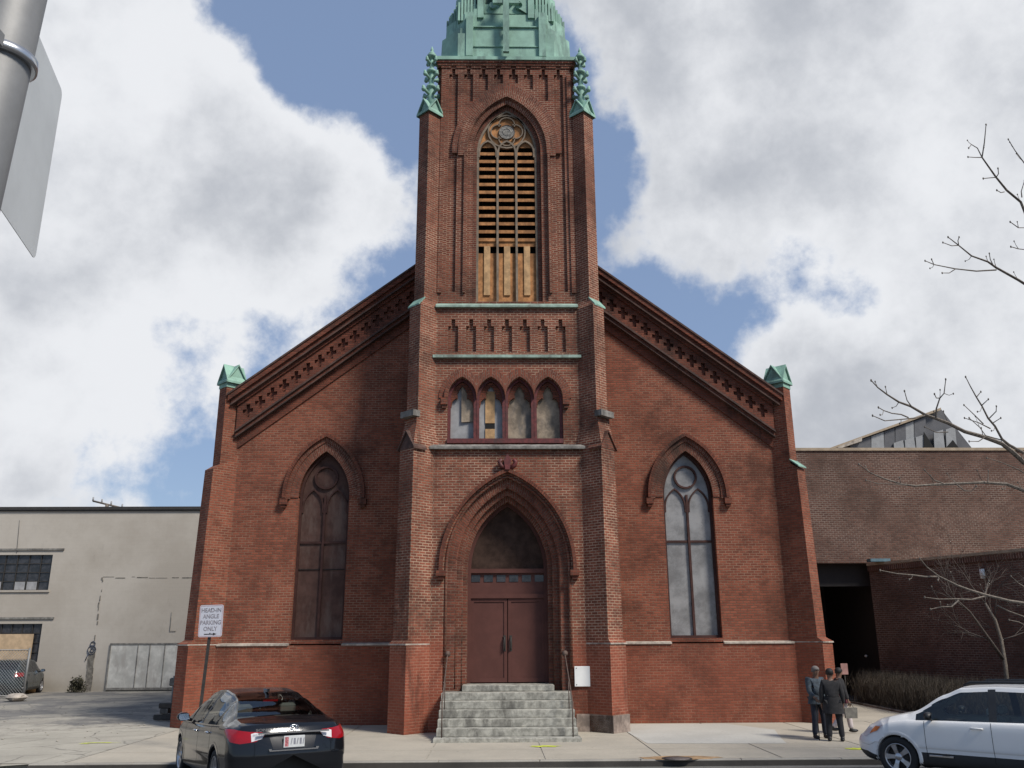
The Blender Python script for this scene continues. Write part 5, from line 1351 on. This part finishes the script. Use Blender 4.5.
# lamp outline in the slanted projection plane: inner point by the boot lid, wrapping forward round the corner
SED_LAMP = [(.38, .87), (.48, .80), (.70, .775), (.86, .80), (1.06, .93), (1.01, .965), (.84, .965), (.6, .935), (.42, .925)]
phi = 29
f_ = Vector((-math.sin(R(phi)), math.cos(R(phi)), 0)); rc = Vector((-3.60, 15.15, -.045)); loc = rc+f_*2.41*1.10
sed, sg_grid, sed_end = build_car(dict(name='parked_sedan', loc=tuple(loc), rz=R(90+phi), label='black sedan with red tail lights parked nose-in at the curb', k=1.10, pitch=.016, L=4.82, T=SED_T, S=SED_S, W=SED_W, Wr=SED_R,
    rear=0, g0=-1.42, g1=1.22, clear=.17, rake=.16, wheels=(-1.36, 1.44), rw=.325, pillars=[(-1.05, -1.02), (-.12, -.03), ], bodypillars=[], ws=(.47, 1.33), bw=(-1.72, -.78), darkroof=(-.62, .40),
    capmats={'low': BLKPL}, capnames={'low': 'bumper_valance'}, cap=sed_cap,
    decals=[('tail_light', REDL, [(-1.02, .93), (-.95, .955), (-.2, .955), (.10, .955), (.10, .955), (-.62, .74)], None)][:0] + [
        ('tail_light', REDL, SED_LAMP, (1, .62)), ('reversing_light', CLRL, [(.41, .905), (.46, .835), (.60, .80), (.605, .905), (.55, .92)], (1, 0)),
        ('plate_recess', paint('recess_black', (.006, .006, .007), .35), [(.30, .69), (.36, .885), (-.36, .885), (-.30, .69)], None),
        ('headlight', CLRL, [(.50, .60), (.80, .62), (.84, .72), (.60, .68)], (-1, 0))],
    paint=BLK, spokes=9, spw=(.022, .03), seats=(-.75, .15), mirror=(.78, 1.0), seams=(-.98, -.08, .98), handles=(-.82, .1), handlemat=CHROME))
xr = lambda y, z: sed_end(y, z, False)-.047
# plate, badge, boot script, lower chrome
b = MB(); b.bevbox(xr(0, .78)-.022, xr(0, .78)-.008, -.155, .155, .705, .865, .004); pl = b.build('number_plate', plain('plate_white', (.55, .56, .55), .5, 0, .05, 20, 0), sed, True)
b = MB(); xx = xr(0, .78)-.0235; rr = random.Random(4)
b.poly([Vector((xx, .14, .72)), Vector((xx, .085, .72)), Vector((xx, .085, .85)), Vector((xx, .14, .85))]); b.build('plate_emblem', plain('plate_faded_red', (.42, .14, .15), .6, 0, .5, 40, 0), pl, True)
b = MB()
for k in range(5):
    y = .055-k*.045
    b.poly([Vector((xx, y, .745)), Vector((xx, y-.03, .745)), Vector((xx, y-.03, .83)), Vector((xx, y, .83))]) if k % 2 else b.poly([Vector((xx, y, .745)), Vector((xx, y-.012, .745)), Vector((xx, y-.028, .83)), Vector((xx, y-.012, .83))])
b.build('plate_characters', plain('plate_grey', (.22, .22, .25), .6), pl, True)
b = MB(); b.box(xr(0, .69)-.02, xr(0, .69)-.005, -.36, .36, .665, .682); b.box(xr(0, .69)-.022, xr(0, .69)-.005, .33, .37, .68, .70); b.box(xr(0, .69)-.022, xr(0, .69)-.005, -.37, -.33, .68, .70); b.build('chrome_strip', CHROME, sed, True)
b = MB(); b.box(xr(0, .91)-.018, xr(0, .91)+.02, -.53, .53, .900, .922); b.build('chrome_strip', CHROME, sed, True)
b = MB(); xx = xr(0, .975)-.01
b.tube([(xx+.012*math.sin(k*math.pi/10)*0, .062*math.cos(k*math.pi/10), .975+.036*math.sin(k*math.pi/10)) for k in range(21)], .008, 6)
b.tube([(xx, .032, .95), (xx, .022, 1.0)], .007, 5); b.tube([(xx, -.022, .95), (xx, -.032, 1.0)], .007, 5); b.tube([(xx, .027, .975), (xx, -.027, .975)], .006, 5); b.build('badge', CHROME, sed, True)
cu = Matrix.Translation((xr(.38, .95)-.012, .40, .94)) @ Matrix.Rotation(R(-90), 4, 'Z')
ORG_s = ORG.pop(sed.name); o = text_mesh(['SONATA'], .065, 'lettering', CHROME, sed, cu, .1, (1.25, .8)); ORG[sed.name] = ORG_s
b = MB(); b.box(-.85, -.62, -.02, .02, 1.42, 1.47); b.build('antenna_fin', BLK, sed, True)
b = MB(); b.box(-1.02, -.98, -.12, .12, 1.28, 1.31); b.build('brake_light', REDL, sed, True)

WAG_T = [(-2.39, .92), (-2.34, 1.12), (-2.15, 1.50), (-2.0, 1.55), (-1.2, 1.60), (-.2, 1.615), (.35, 1.58), (.66, 1.45), (1.16, 1.16), (1.30, 1.10), (2.0, .96), (2.28, .83), (2.39, .68)]
WAG_S = [(-2.39, .9), (-2.1, 1.08), (-1.0, 1.04), (.5, 1.01), (1.3, .985), (2.0, .88), (2.39, .6)]
WAG_W = [(-2.39, .82), (-2.1, .88), (-1.0, .91), (1.3, .91), (2.0, .88), (2.39, .82)]
WAG_R = [(-2.39, .70), (-1.9, .64), (-.2, .64), (.5, .655), (1.4, .78), (2.39, .72)]
def wag_cap(front, y, z): return 'low' if z < .40 and not front else 'body'
phi2 = 47
f2 = Vector((-math.sin(R(phi2)), math.cos(R(phi2)), 0)); l2 = Vector((-math.cos(R(phi2)), -math.sin(R(phi2)), 0))
hub = at(900, 758, 17.0); base = Vector((hub.x, 17.0, -.01)); loc = base-(f2*1.52+l2*.78)*1.0
wag, wg, wend = build_car(dict(name='parked_wagon', loc=tuple(loc), rz=R(90+phi2), label='white station wagon with black lower cladding at the right edge', k=1.0, L=4.78, T=WAG_T, S=WAG_S, W=WAG_W, Wr=WAG_R,
    rear=0, g0=-2.1, g1=1.14, clear=.21, rake=.10, wheels=(-1.28, 1.52), rw=.345, pillars=[(-1.5, -1.34), (-.22, -.08)], bodypillars=[], ws=(.38, 1.22), bw=(-2.33, -2.08), clad=.46,
    capmats={'low': BLKPL}, capnames={'low': 'bumper_lip'}, cap=wag_cap,
    decals=[('bumper_lip', BLKPL, [(.05, .24), (.95, .24), (.95, .34), (.75, .40), (.05, .42)], (-1, .9002)), ('headlight', CLRL, [(.50, .66), (.66, .64), (.95, .76), (1.05, .87), (.86, .86), (.56, .75)], (-1, .9)), ('indicator', AMBL, [(.76, .70), (.93, .765), (1.0, .845), (.84, .84)], (-1, .9001)),
        ('tail_light', REDL, [(.6, .85), (.95, .85), (.95, 1.1), (.7, 1.1)], (1, .7)), ('grille', BLKPL, [(.42, .62), (.42, .74), (-.42, .74), (-.42, .62)], None)][:4],
    paint=WHT, spokes=5, spw=(.035, .05), seats=(-1.0, -.02), seatmat=SEATL, mirror=(.86, 1.08), mirrormat=BLKPL, seams=(-1.12, -.10, 1.0), handles=(-.95, .12)))
b = MB(); 
for sgn in (1, -1): b.tube([(-1.9, sgn*.56, 1.60), (-1.8, sgn*.56, 1.655), (-.9, sgn*.565, 1.675), (.2, sgn*.57, 1.655), (.32, sgn*.57, 1.60)], .024, 7)
b.build('roof_rail', BLKPL, wag, True)
b = MB()
for sgn in (1, -1): b.bevbox(.55, .95, *sorted((sgn*.915, sgn*.925)), .40, .43, .003)
b.build('sill_badge', CHROME, wag, True)
# dark hatchback behind the fence: the same builder, other proportions
q = at(2, 690, 43.0)
HT = [(-2.1, .95), (-2.05, 1.15), (-1.75, 1.48), (-1.4, 1.58), (-.3, 1.62), (.3, 1.56), (1.0, 1.15), (1.2, 1.05), (1.8, .92), (2.1, .7)]
bl = paint('dark_teal_car_paint', (.02, .03, .035), .25)
def h_cap(front, y, z):
    return 'low' if z < .36 else 'body'
hx = at(24, 680, 43).x
hat, _, _ = build_car(dict(name='parked_hatchback', loc=(hx-.95, 44.0, -.012), rz=R(100), label='dark hatchback parked behind the chain link fence at far left', L=4.2, T=HT, S=[(-2.1, .9), (-1.8, 1.02), (0, 1.0), (1.2, .96), (2.1, .6)], W=[(-2.1, .8), (-1.7, .88), (1.4, .88), (2.1, .78)], Wr=[(-2.1, .66), (-.2, .62), (1.0, .74), (2.1, .66)],
    rear=0, g0=-1.7, g1=1.05, clear=.2, rake=.25, wheels=(-1.25, 1.25), rw=.32, pillars=[(-1.1, -.98), (-.2, -.1)], ws=(.3, 1.15), bw=(-2.02, -1.6), clad=.34,
    capmats={'low': BLKPL}, capnames={'low': 'bumper_lip'}, cap=h_cap, decals=[('tail_light', REDL, [(.55, .85), (1.0, .85), (1.0, 1.03), (.6, 1.03)], (1, .6))], paint=bl, spokes=5, spw=(.03, .04), seats=(-.9, 0), mirror=(.75, 1.05), seams=(-1.0, -.1, .9), handles=(-.85, .05)))

# ================================================================== PEOPLE
def skin_mesh(name, V_, E_, rad, mat, parent=None, subs=2, loc=None):
    me = bpy.data.meshes.new(name); me.from_pydata([Vector(v) for v in V_], E_, []); o = bpy.data.objects.new(name, me); COL.objects.link(o)
    md = o.modifiers.new('s', 'SKIN'); md.use_smooth_shade = True
    sv = me.skin_vertices[0].data
    for i, r in enumerate(rad): sv[i].radius = r if isinstance(r, tuple) else (r, r)
    sv[0].use_root = True
    s2 = o.modifiers.new('u', 'SUBSURF'); s2.levels = subs; s2.render_levels = subs
    dg = bpy.context.evaluated_depsgraph_get(); nm = bpy.data.meshes.new_from_object(o.evaluated_get(dg)); bpy.data.objects.remove(o)
    nm.name = name; nm.materials.clear(); nm.materials.append(mat)
    for p in nm.polygons: p.use_smooth = True
    o = bpy.data.objects.new(name, nm); COL.objects.link(o)
    if parent is not None: o.parent = parent
    return o
SKIN = plain('brown_skin', (.16, .085, .055), .6, 0, .1, 20, 0)
def person(loc, rz, label, H, J, coat, trous, hairm, shoem, coatlen=.45, hat=False, hem=None, hairlen=0.0):
    """J: joints in local space, facing +x ; y left"""
    V_ = []; E_ = []; rad = []
    idx = {}
    def v(n, p, r, par=None):
        idx[n] = len(V_); V_.append(Vector(p)*H/1.7); rad.append(r if isinstance(r, tuple) else r*H/1.7)
        if par: E_.append((idx[par], idx[n]))
    v('pel', J['pel'], .12); v('bel', J['bel'], .115, 'pel'); v('che', J['che'], .13, 'bel'); v('nk', J['nk'], .055, 'che'); v('hd0', J['hd'], .075, 'nk')
    hd = Vector(J['hd']); v('hd1', hd+Vector((.012, 0, .09)), .088, 'hd0'); v('hd2', hd+Vector((-.005, 0, .17)), .07, 'hd1')
    for s, n in ((1, 'L'), (-1, 'R')):
        v('sh'+n, J['sh'+n], .055, 'che'); v('el'+n, J['el'+n], .042, 'sh'+n); v('wr'+n, J['wr'+n], .027, 'el'+n)
        w_ = Vector(J['wr'+n]); d = (w_-Vector(J['el'+n])).normalized(); side = Vector((1, 0, 0)) if abs(d.x) < .7 else Vector((0, 0, 1)); side = (side-d*side.dot(d)).normalized()
        v('pa'+n, w_+d*.06, .03, 'wr'+n)
        cur = Vector((0, -s, 0))
        for k, (off, l) in enumerate(((.03, .07), (.010, .08), (-.012, .075), (-.032, .06))):
            a = w_+d*.09+side*off; v('f%s%da' % (n, k), a, .010, 'pa'+n); v('f%s%db' % (n, k), a+d*l*.5+cur*.01, .009, 'f%s%da' % (n, k)); v('f%s%dc' % (n, k), a+d*l+cur*.035, .008, 'f%s%db' % (n, k))
        v('t'+n, w_+d*.04+side*.04, .011, 'pa'+n); v('tt'+n, w_+d*.08+side*.055+cur*.02, .009, 't'+n)
        v('hp'+n, J['hp'+n], .085, 'pel'); v('kn'+n, J['kn'+n], .055, 'hp'+n); v('an'+n, J['an'+n], .038, 'kn'+n)
    k_ = H/1.7
    o = skin_mesh('person', V_, E_, rad, SKIN); o.location = loc; o.rotation_euler = (0, 0, rz); tag(o, label, 'person')
    # face: nose, brow, eyes, ears
    c = (hd+Vector((.012, 0, .085)))*k_
    b = MB()
    b.loft([[c+Vector(q)*k_ for q in ((.08, -.012, -.02), (.08, .012, -.02), (.085, 0, .035))], [c+Vector(q)*k_ for q in ((.106, -.006, -.018), (.106, .006, -.018), (.092, 0, .01))]])
    for s in (1, -1): b.ball(c+Vector((-.005, s*.085, 0))*k_, .024*k_, 5, (.8, .4, 1.2))
    b.build('face', SKIN, o, True); b = MB()
    for s in (1, -1): b.ball(c+Vector((.078, s*.032, .03))*k_, .010*k_, 5)
    b.tube([c+Vector((.082, -.025, -.045))*k_, c+Vector((.087, 0, -.046))*k_, c+Vector((.082, .025, -.045))*k_], .005, 4); b.build('eyes_and_mouth', DARKM, o, True)
    # hair / hat
    b = MB(); rings = []
    for i in range(7):
        a = math.pi/2*i/6; r = .104*math.cos(a)+.002; rings.append([c+Vector((-.014+r*math.cos(t)*1.02, r*.93*math.sin(t), .03+.098*math.sin(a)-(.06+hairlen if (math.cos(t) < .25 and i == 0) else 0)))*k_ for t in [2*math.pi*j/14 for j in range(14)]])
    b.loft(rings, True, True)
    if hat: b.loft([[c+Vector((.05, -.06, .05))*k_, c+Vector((.05, .06, .05))*k_, c+Vector((.15, .04, .035))*k_, c+Vector((.15, -.04, .035))*k_], [c+Vector((.05, -.06, .062))*k_, c+Vector((.05, .06, .062))*k_, c+Vector((.15, .04, .043))*k_, c+Vector((.15, -.04, .043))*k_]])
    b.build('hat' if hat else 'hair', hairm, o, True)
    def J_(n): return Vector(J[n])*k_
    # trousers
    tv = [J_('pel')+Vector((0, 0, .02)), J_('hpL'), J_('knL'), J_('anL')+Vector((0, 0, -.01)), J_('hpR'), J_('knR'), J_('anR')+Vector((0, 0, -.01))]
    skin_mesh('trousers', tv, [(0, 1), (1, 2), (2, 3), (0, 4), (4, 5), (5, 6)], [.15*k_, .115*k_, .085*k_, .072*k_, .115*k_, .085*k_, .072*k_], trous, o)
    # coat: torso with sleeves, then a skirt
    cv = [J_('che'), J_('bel'), J_('pel')+Vector((0, 0, .03)), (J_('che')+J_('nk'))/2+Vector((0, 0, .02)), J_('shL'), J_('elL'), J_('wrL')*.93+J_('elL')*.07, J_('shR'), J_('elR'), J_('wrR')*.93+J_('elR')*.07]
    skin_mesh('coat', cv, [(0, 1), (1, 2), (0, 3), (0, 4), (4, 5), (5, 6), (0, 7), (7, 8), (8, 9)], [(.165*k_, .22*k_), (.17*k_, .2*k_), (.18*k_, .21*k_), .08*k_, .085*k_, .068*k_, .055*k_, .085*k_, .068*k_, .055*k_], coat, o)
    b = MB(); rings = []; p0 = J_('pel'); p1 = (J_('knL')+J_('knR'))/2
    for i in range(7):
        t = i/6; q = (p0+Vector((0, 0, .12)))*(1-t*coatlen)+p1*(t*coatlen); q.z = p0.z+.12-t*(.12+coatlen*(p0.z-p1.z)); rx, ry = (.17+.05*t)*k_, (.20+.06*t)*k_
        rings.append([Vector((q.x+rx*math.cos(a)*(1+.03*math.sin(5*a+t)), q.y+ry*math.sin(a)*(1+.03*math.cos(4*a)), q.z)) for a in [2*math.pi*j/20 for j in range(20)]])
    b.loft(rings, False, True); b.build('coat_skirt', hem or coat, o, True)
    for n in 'LR':
        a = J_('an'+n); b = MB(); dz = a.z
        d = J.get('toe'+n, (1, 0, 0)); d = Vector(d).normalized()
        b.ball(a+d*.055*k_+Vector((0, 0, -.045*k_)), .075*k_, 8, (1.75 if abs(d.z) < .5 else 1.0, .68, .62)); b.tube([a+Vector((0, 0, .03)), a+Vector((0, 0, -.05))*k_], .05*k_, 8); b.build('shoe', shoem, o, True)
    return o
STAND = dict(pel=(0, 0, .93), bel=(.01, 0, 1.08), che=(.0, 0, 1.28), nk=(.01, 0, 1.46), hd=(.03, 0, 1.52), shL=(0, .19, 1.39), shR=(0, -.19, 1.39), elL=(-.03, .25, 1.10), elR=(-.03, -.25, 1.10), wrL=(.04, .26, .86), wrR=(.05, -.25, .86),
    hpL=(0, .10, .88), hpR=(0, -.10, .88), knL=(.02, .13, .48), knR=(.02, -.13, .48), anL=(-.02, .15, .085), anR=(-.02, -.15, .085))
CO_D = plain('charcoal_wool', (.022, .021, .022), .95, 0, .3, 12, .2); CO_B = plain('dark_denim_jacket', (.045, .06, .075), .9, 0, .35, 14, .3); TR_D = plain('black_trousers', (.014, .014, .017), .9, 0, .2, 12, .2); TR_N = plain('navy_trousers', (.018, .022, .035), .9, 0, .2, 12, .2)
TR_W = plain('pale_trousers', (.5, .44, .44), .9, 0, .1, 12, .2); MAR = plain('maroon_cloth', (.10, .02, .03), .9, 0, .2, 12, .2); HAIR = plain('dark_hair', (.01, .008, .007), .7, 0, .2, 30, .3); SHO = plain('black_shoes', (.012, .012, .013), .5); CAPM = plain('pale_knit_cap', (.15, .13, .12), .9)
g = ground(838, 742); P1_ = person((g.x+.02, g.y+.15, 0), R(75), 'person seen from behind in long charcoal coat and black trousers', 1.66, STAND, CO_D, TR_D, HAIR, SHO, .62)
JB = dict(STAND); JB.update(elR=(.05, -.26, 1.12), wrR=(.24, -.24, .98), toeL=(1, 0, 0))
g2 = ground(826, 739.5); P2_ = person((g2.x-.03, g2.y+.25, 0), R(-75), 'person in blue denim jacket leaning on a thin walking cane beside the church corner', 1.70, JB, CO_B, TR_N, CAPM, SHO, .25)
# cane stands on the pavement under that hand
Mh = Matrix.Translation((g2.x-.03, g2.y+.25, 0)) @ Matrix.Rotation(R(-75), 4, 'Z'); hp_ = Mh @ Vector((.29, -.245, .90))
b = MB(); b.tube([(hp_.x-.02, hp_.y-.05, .0), (hp_.x, hp_.y, .90), (hp_.x, hp_.y, .93)], .011, 7); cn = b.build('walking_cane', DARKM); tag(cn, 'thin dark walking cane held by the person in denim jacket', 'cane')
b = MB(); b.tube([(hp_.x-.06, hp_.y, .93), (hp_.x, hp_.y, .95), (hp_.x+.06, hp_.y, .93)], .014, 7); b.build('grip', DARKM, cn); b = MB(); b.tube([(hp_.x-.021, hp_.y-.051, .0), (hp_.x-.02, hp_.y-.049, .035)], .015, 7); b.build('rubber_foot', RUBBER, cn)
JC = dict(STAND); JC.update(knL=(.20, .09, .50), anL=(.24, .09, .11), knR=(-.05, -.09, .47), anR=(-.30, -.09, .16), elL=(-.16, .24, 1.14), wrL=(-.2, .25, .92), elR=(.06, -.27, 1.12), wrR=(.12, -.30, .87))
g3 = ground(853, 733.5); P3_ = person((g3.x-.22, g3.y+.05, 0), R(-5), 'person in dark jacket and pale trousers striding off with a grey bag', 1.62, JC, CO_D, TR_W, HAIR, SHO, .3, hem=MAR)
Mc = Matrix.Translation((g3.x-.22, g3.y+.05, 0)) @ Matrix.Rotation(R(-5), 4, 'Z'); bp = Mc @ Vector((.14, -.31, .72))
bg = thing('shopping_bag', (bp.x, bp.y, .38), 'small grey bag hanging from the striding person\'s hand', 'bag')
b = MB(); b.loft([[Vector((bp.x+sx*(.15+.02*t), bp.y+sy*.05, .40+.26*t)) for sx, sy in ((-1, -1), (1, -1), (1, 1), (-1, 1))] for t in (0, .4, .8, 1)]); b.build('bag_body', plain('grey_bag_cloth', (.16, .15, .13), .9, 0, .2, 9), bg)
b = MB(); b.tube([(bp.x-.09, bp.y, .66), (bp.x-.03, bp.y, .76), (bp.x+.03, bp.y, .76), (bp.x+.09, bp.y, .66)], .008, 5); b.build('handle', DARKM, bg)

# ================================================================== LIGHT AND SKY
AZ, EL = 48, 47          # sun: degrees to the right of straight behind the viewer, elevation
sdirv = Vector((math.sin(R(AZ))*math.cos(R(EL)), -math.cos(R(AZ))*math.cos(R(EL)), math.sin(R(EL))))
sl = bpy.data.lights.new('sun', 'SUN'); sl.energy = 4.2; sl.angle = R(13); sl.color = (1, .94, .86)
so = bpy.data.objects.new('sun', sl); COL.objects.link(so); so.rotation_euler = sdirv.to_track_quat('Z', 'Y').to_euler()
wd = bpy.data.worlds.new('World'); sc.world = wd; wd.use_nodes = True; nt = wd.node_tree; bg = nt.nodes['Background']
sky = N(nt, 'ShaderNodeTexSky', sky_type='NISHITA'); sky.sun_disc = False; sky.sun_elevation = R(EL); sky.sun_rotation = math.atan2(sdirv.x, sdirv.y)
sky.air_density = 1.0; sky.dust_density = .6; sky.ozone_density = 1.5
tc = N(nt, 'ShaderNodeTexCoord').outputs['Generated']
# domain warp so the cloud edges billow
def wnoise(scale, detail, rough, vec=tc, off=(0, 0, 0)):
    mp = N(nt, 'ShaderNodeMapping'); mp.inputs['Location'].default_value = off; L(nt, vec, mp.inputs[0])
    n = N(nt, 'ShaderNodeTexNoise'); n.inputs['Scale'].default_value = scale; n.inputs['Detail'].default_value = detail; n.inputs['Roughness'].default_value = rough; L(nt, mp.outputs[0], n.inputs['Vector']); return n
wn = wnoise(3.2, 5, .55); sub = N(nt, 'ShaderNodeVectorMath', operation='SUBTRACT'); L(nt, wn.outputs['Color'], sub.inputs[0]); sub.inputs[1].default_value = (.5, .5, .5)
scl = N(nt, 'ShaderNodeVectorMath', operation='SCALE'); L(nt, sub.outputs[0], scl.inputs[0]); scl.inputs['Scale'].default_value = .20
add = N(nt, 'ShaderNodeVectorMath', operation='ADD'); L(nt, tc, add.inputs[0]); L(nt, scl.outputs[0], add.inputs[1]); wv = add.outputs[0]
# cloud banks and blue gaps: (direction from the place, angular radius, amount)
banks = [(60, 60, .28, 1), (190, 170, .24, 1), (310, 215, .17, .9), (70, 230, .22, .6), (90, 430, .24, .5), (350, 190, .10, .5), (20, 480, .2, .4),
         (800, 60, .30, 1), (960, 140, .30, 1), (690, 110, .14, .7), (650, 250, .10, .6), (900, 390, .20, .85), (790, 390, .12, .7), (1000, 260, .15, .6), (620, 20, .08, .4), (950, 440, .2, .5),
         (360, 50, .19, -1.1), (240, 15, .10, -.6), (560, 130, .13, -.9), (610, 180, .08, -.6), (760, 285, .12, -1.0), (640, 330, .10, -.8), (860, 265, .08, -.8), (880, 310, .07, -.6), (190, 325, .08, -.6), (120, 325, .06, -.2), (350, 300, .07, -.3), (370, 300, .08, -.2), (170, 480, .12, -.3)]
acc = None
for px, py, r, w_ in banks:
    if r == 0: continue
    d = direction(px, py).normalized(); di = N(nt, 'ShaderNodeVectorMath', operation='DISTANCE'); L(nt, wv, di.inputs[0]); di.inputs[1].default_value = d
    f = ramp(nt, di.outputs['Value'], 0, r*1.35, w_, 0); acc = f if acc is None else mul(nt, acc, f, 'ADD')
n1 = wnoise(4.0, 9, .6, off=(3.1, 1.7, .4)).outputs['Fac']; n2 = wnoise(11, 8, .62, off=(1.1, 4, 2)).outputs['Fac']
base_ = mul(nt, mul(nt, n1, -.5, 'ADD'), 2.0); base_ = mul(nt, base_, mul(nt, mul(nt, n2, -.5, 'ADD'), 1.7), 'ADD')
sepd = N(nt, 'ShaderNodeSeparateXYZ'); L(nt, tc, sepd.inputs[0])
behind = ramp(nt, sepd.outputs[1], -.1, .3, -.3, 0)     # cloud thinned in the unseen sky behind the viewer, to lower the fill light
dens = mul(nt, mul(nt, acc, base_, 'ADD'), behind, 'ADD')
cov = ramp(nt, dens, .08, .62)
n3 = wnoise(5.2, 7, .58, off=(7, 2, 5)).outputs['Fac']
n4 = wnoise(2.2, 6, .55, vec=wv, off=(2, 9, 5)).outputs['Fac']
tt = mul(nt, mul(nt, dens, .42), mul(nt, mul(nt, n3, -.5, 'ADD'), 2.0), 'ADD'); tt = mul(nt, tt, mul(nt, mul(nt, n4, -.5, 'ADD'), 3.6), 'ADD'); tt = mul(nt, tt, mul(nt, mul(nt, n2, -.5, 'ADD'), .8), 'ADD')
low_ = ramp(nt, sepd.outputs[2], .25, .75, .25, -.1); tt = mul(nt, tt, low_, 'ADD')
thick = ramp(nt, tt, .05, 1.5)
ccol = mix(nt, thick, (9.8, 10.0, 10.4), (5.6, 5.9, 6.5))
skyc = mix(nt, .45, sky.outputs[0], (4.4, 6.0, 9.4))
wc = mix(nt, cov, skyc, ccol)
L(nt, wc, bg.inputs['Color']); bg.inputs['Strength'].default_value = .085
sc.view_settings.view_transform = 'Standard'; sc.view_settings.look = 'None'; sc.view_settings.exposure = 0; sc.view_settings.gamma = 1
sc.cycles.max_bounces = 6
try: sc.cycles.use_denoising = True
except Exception: pass
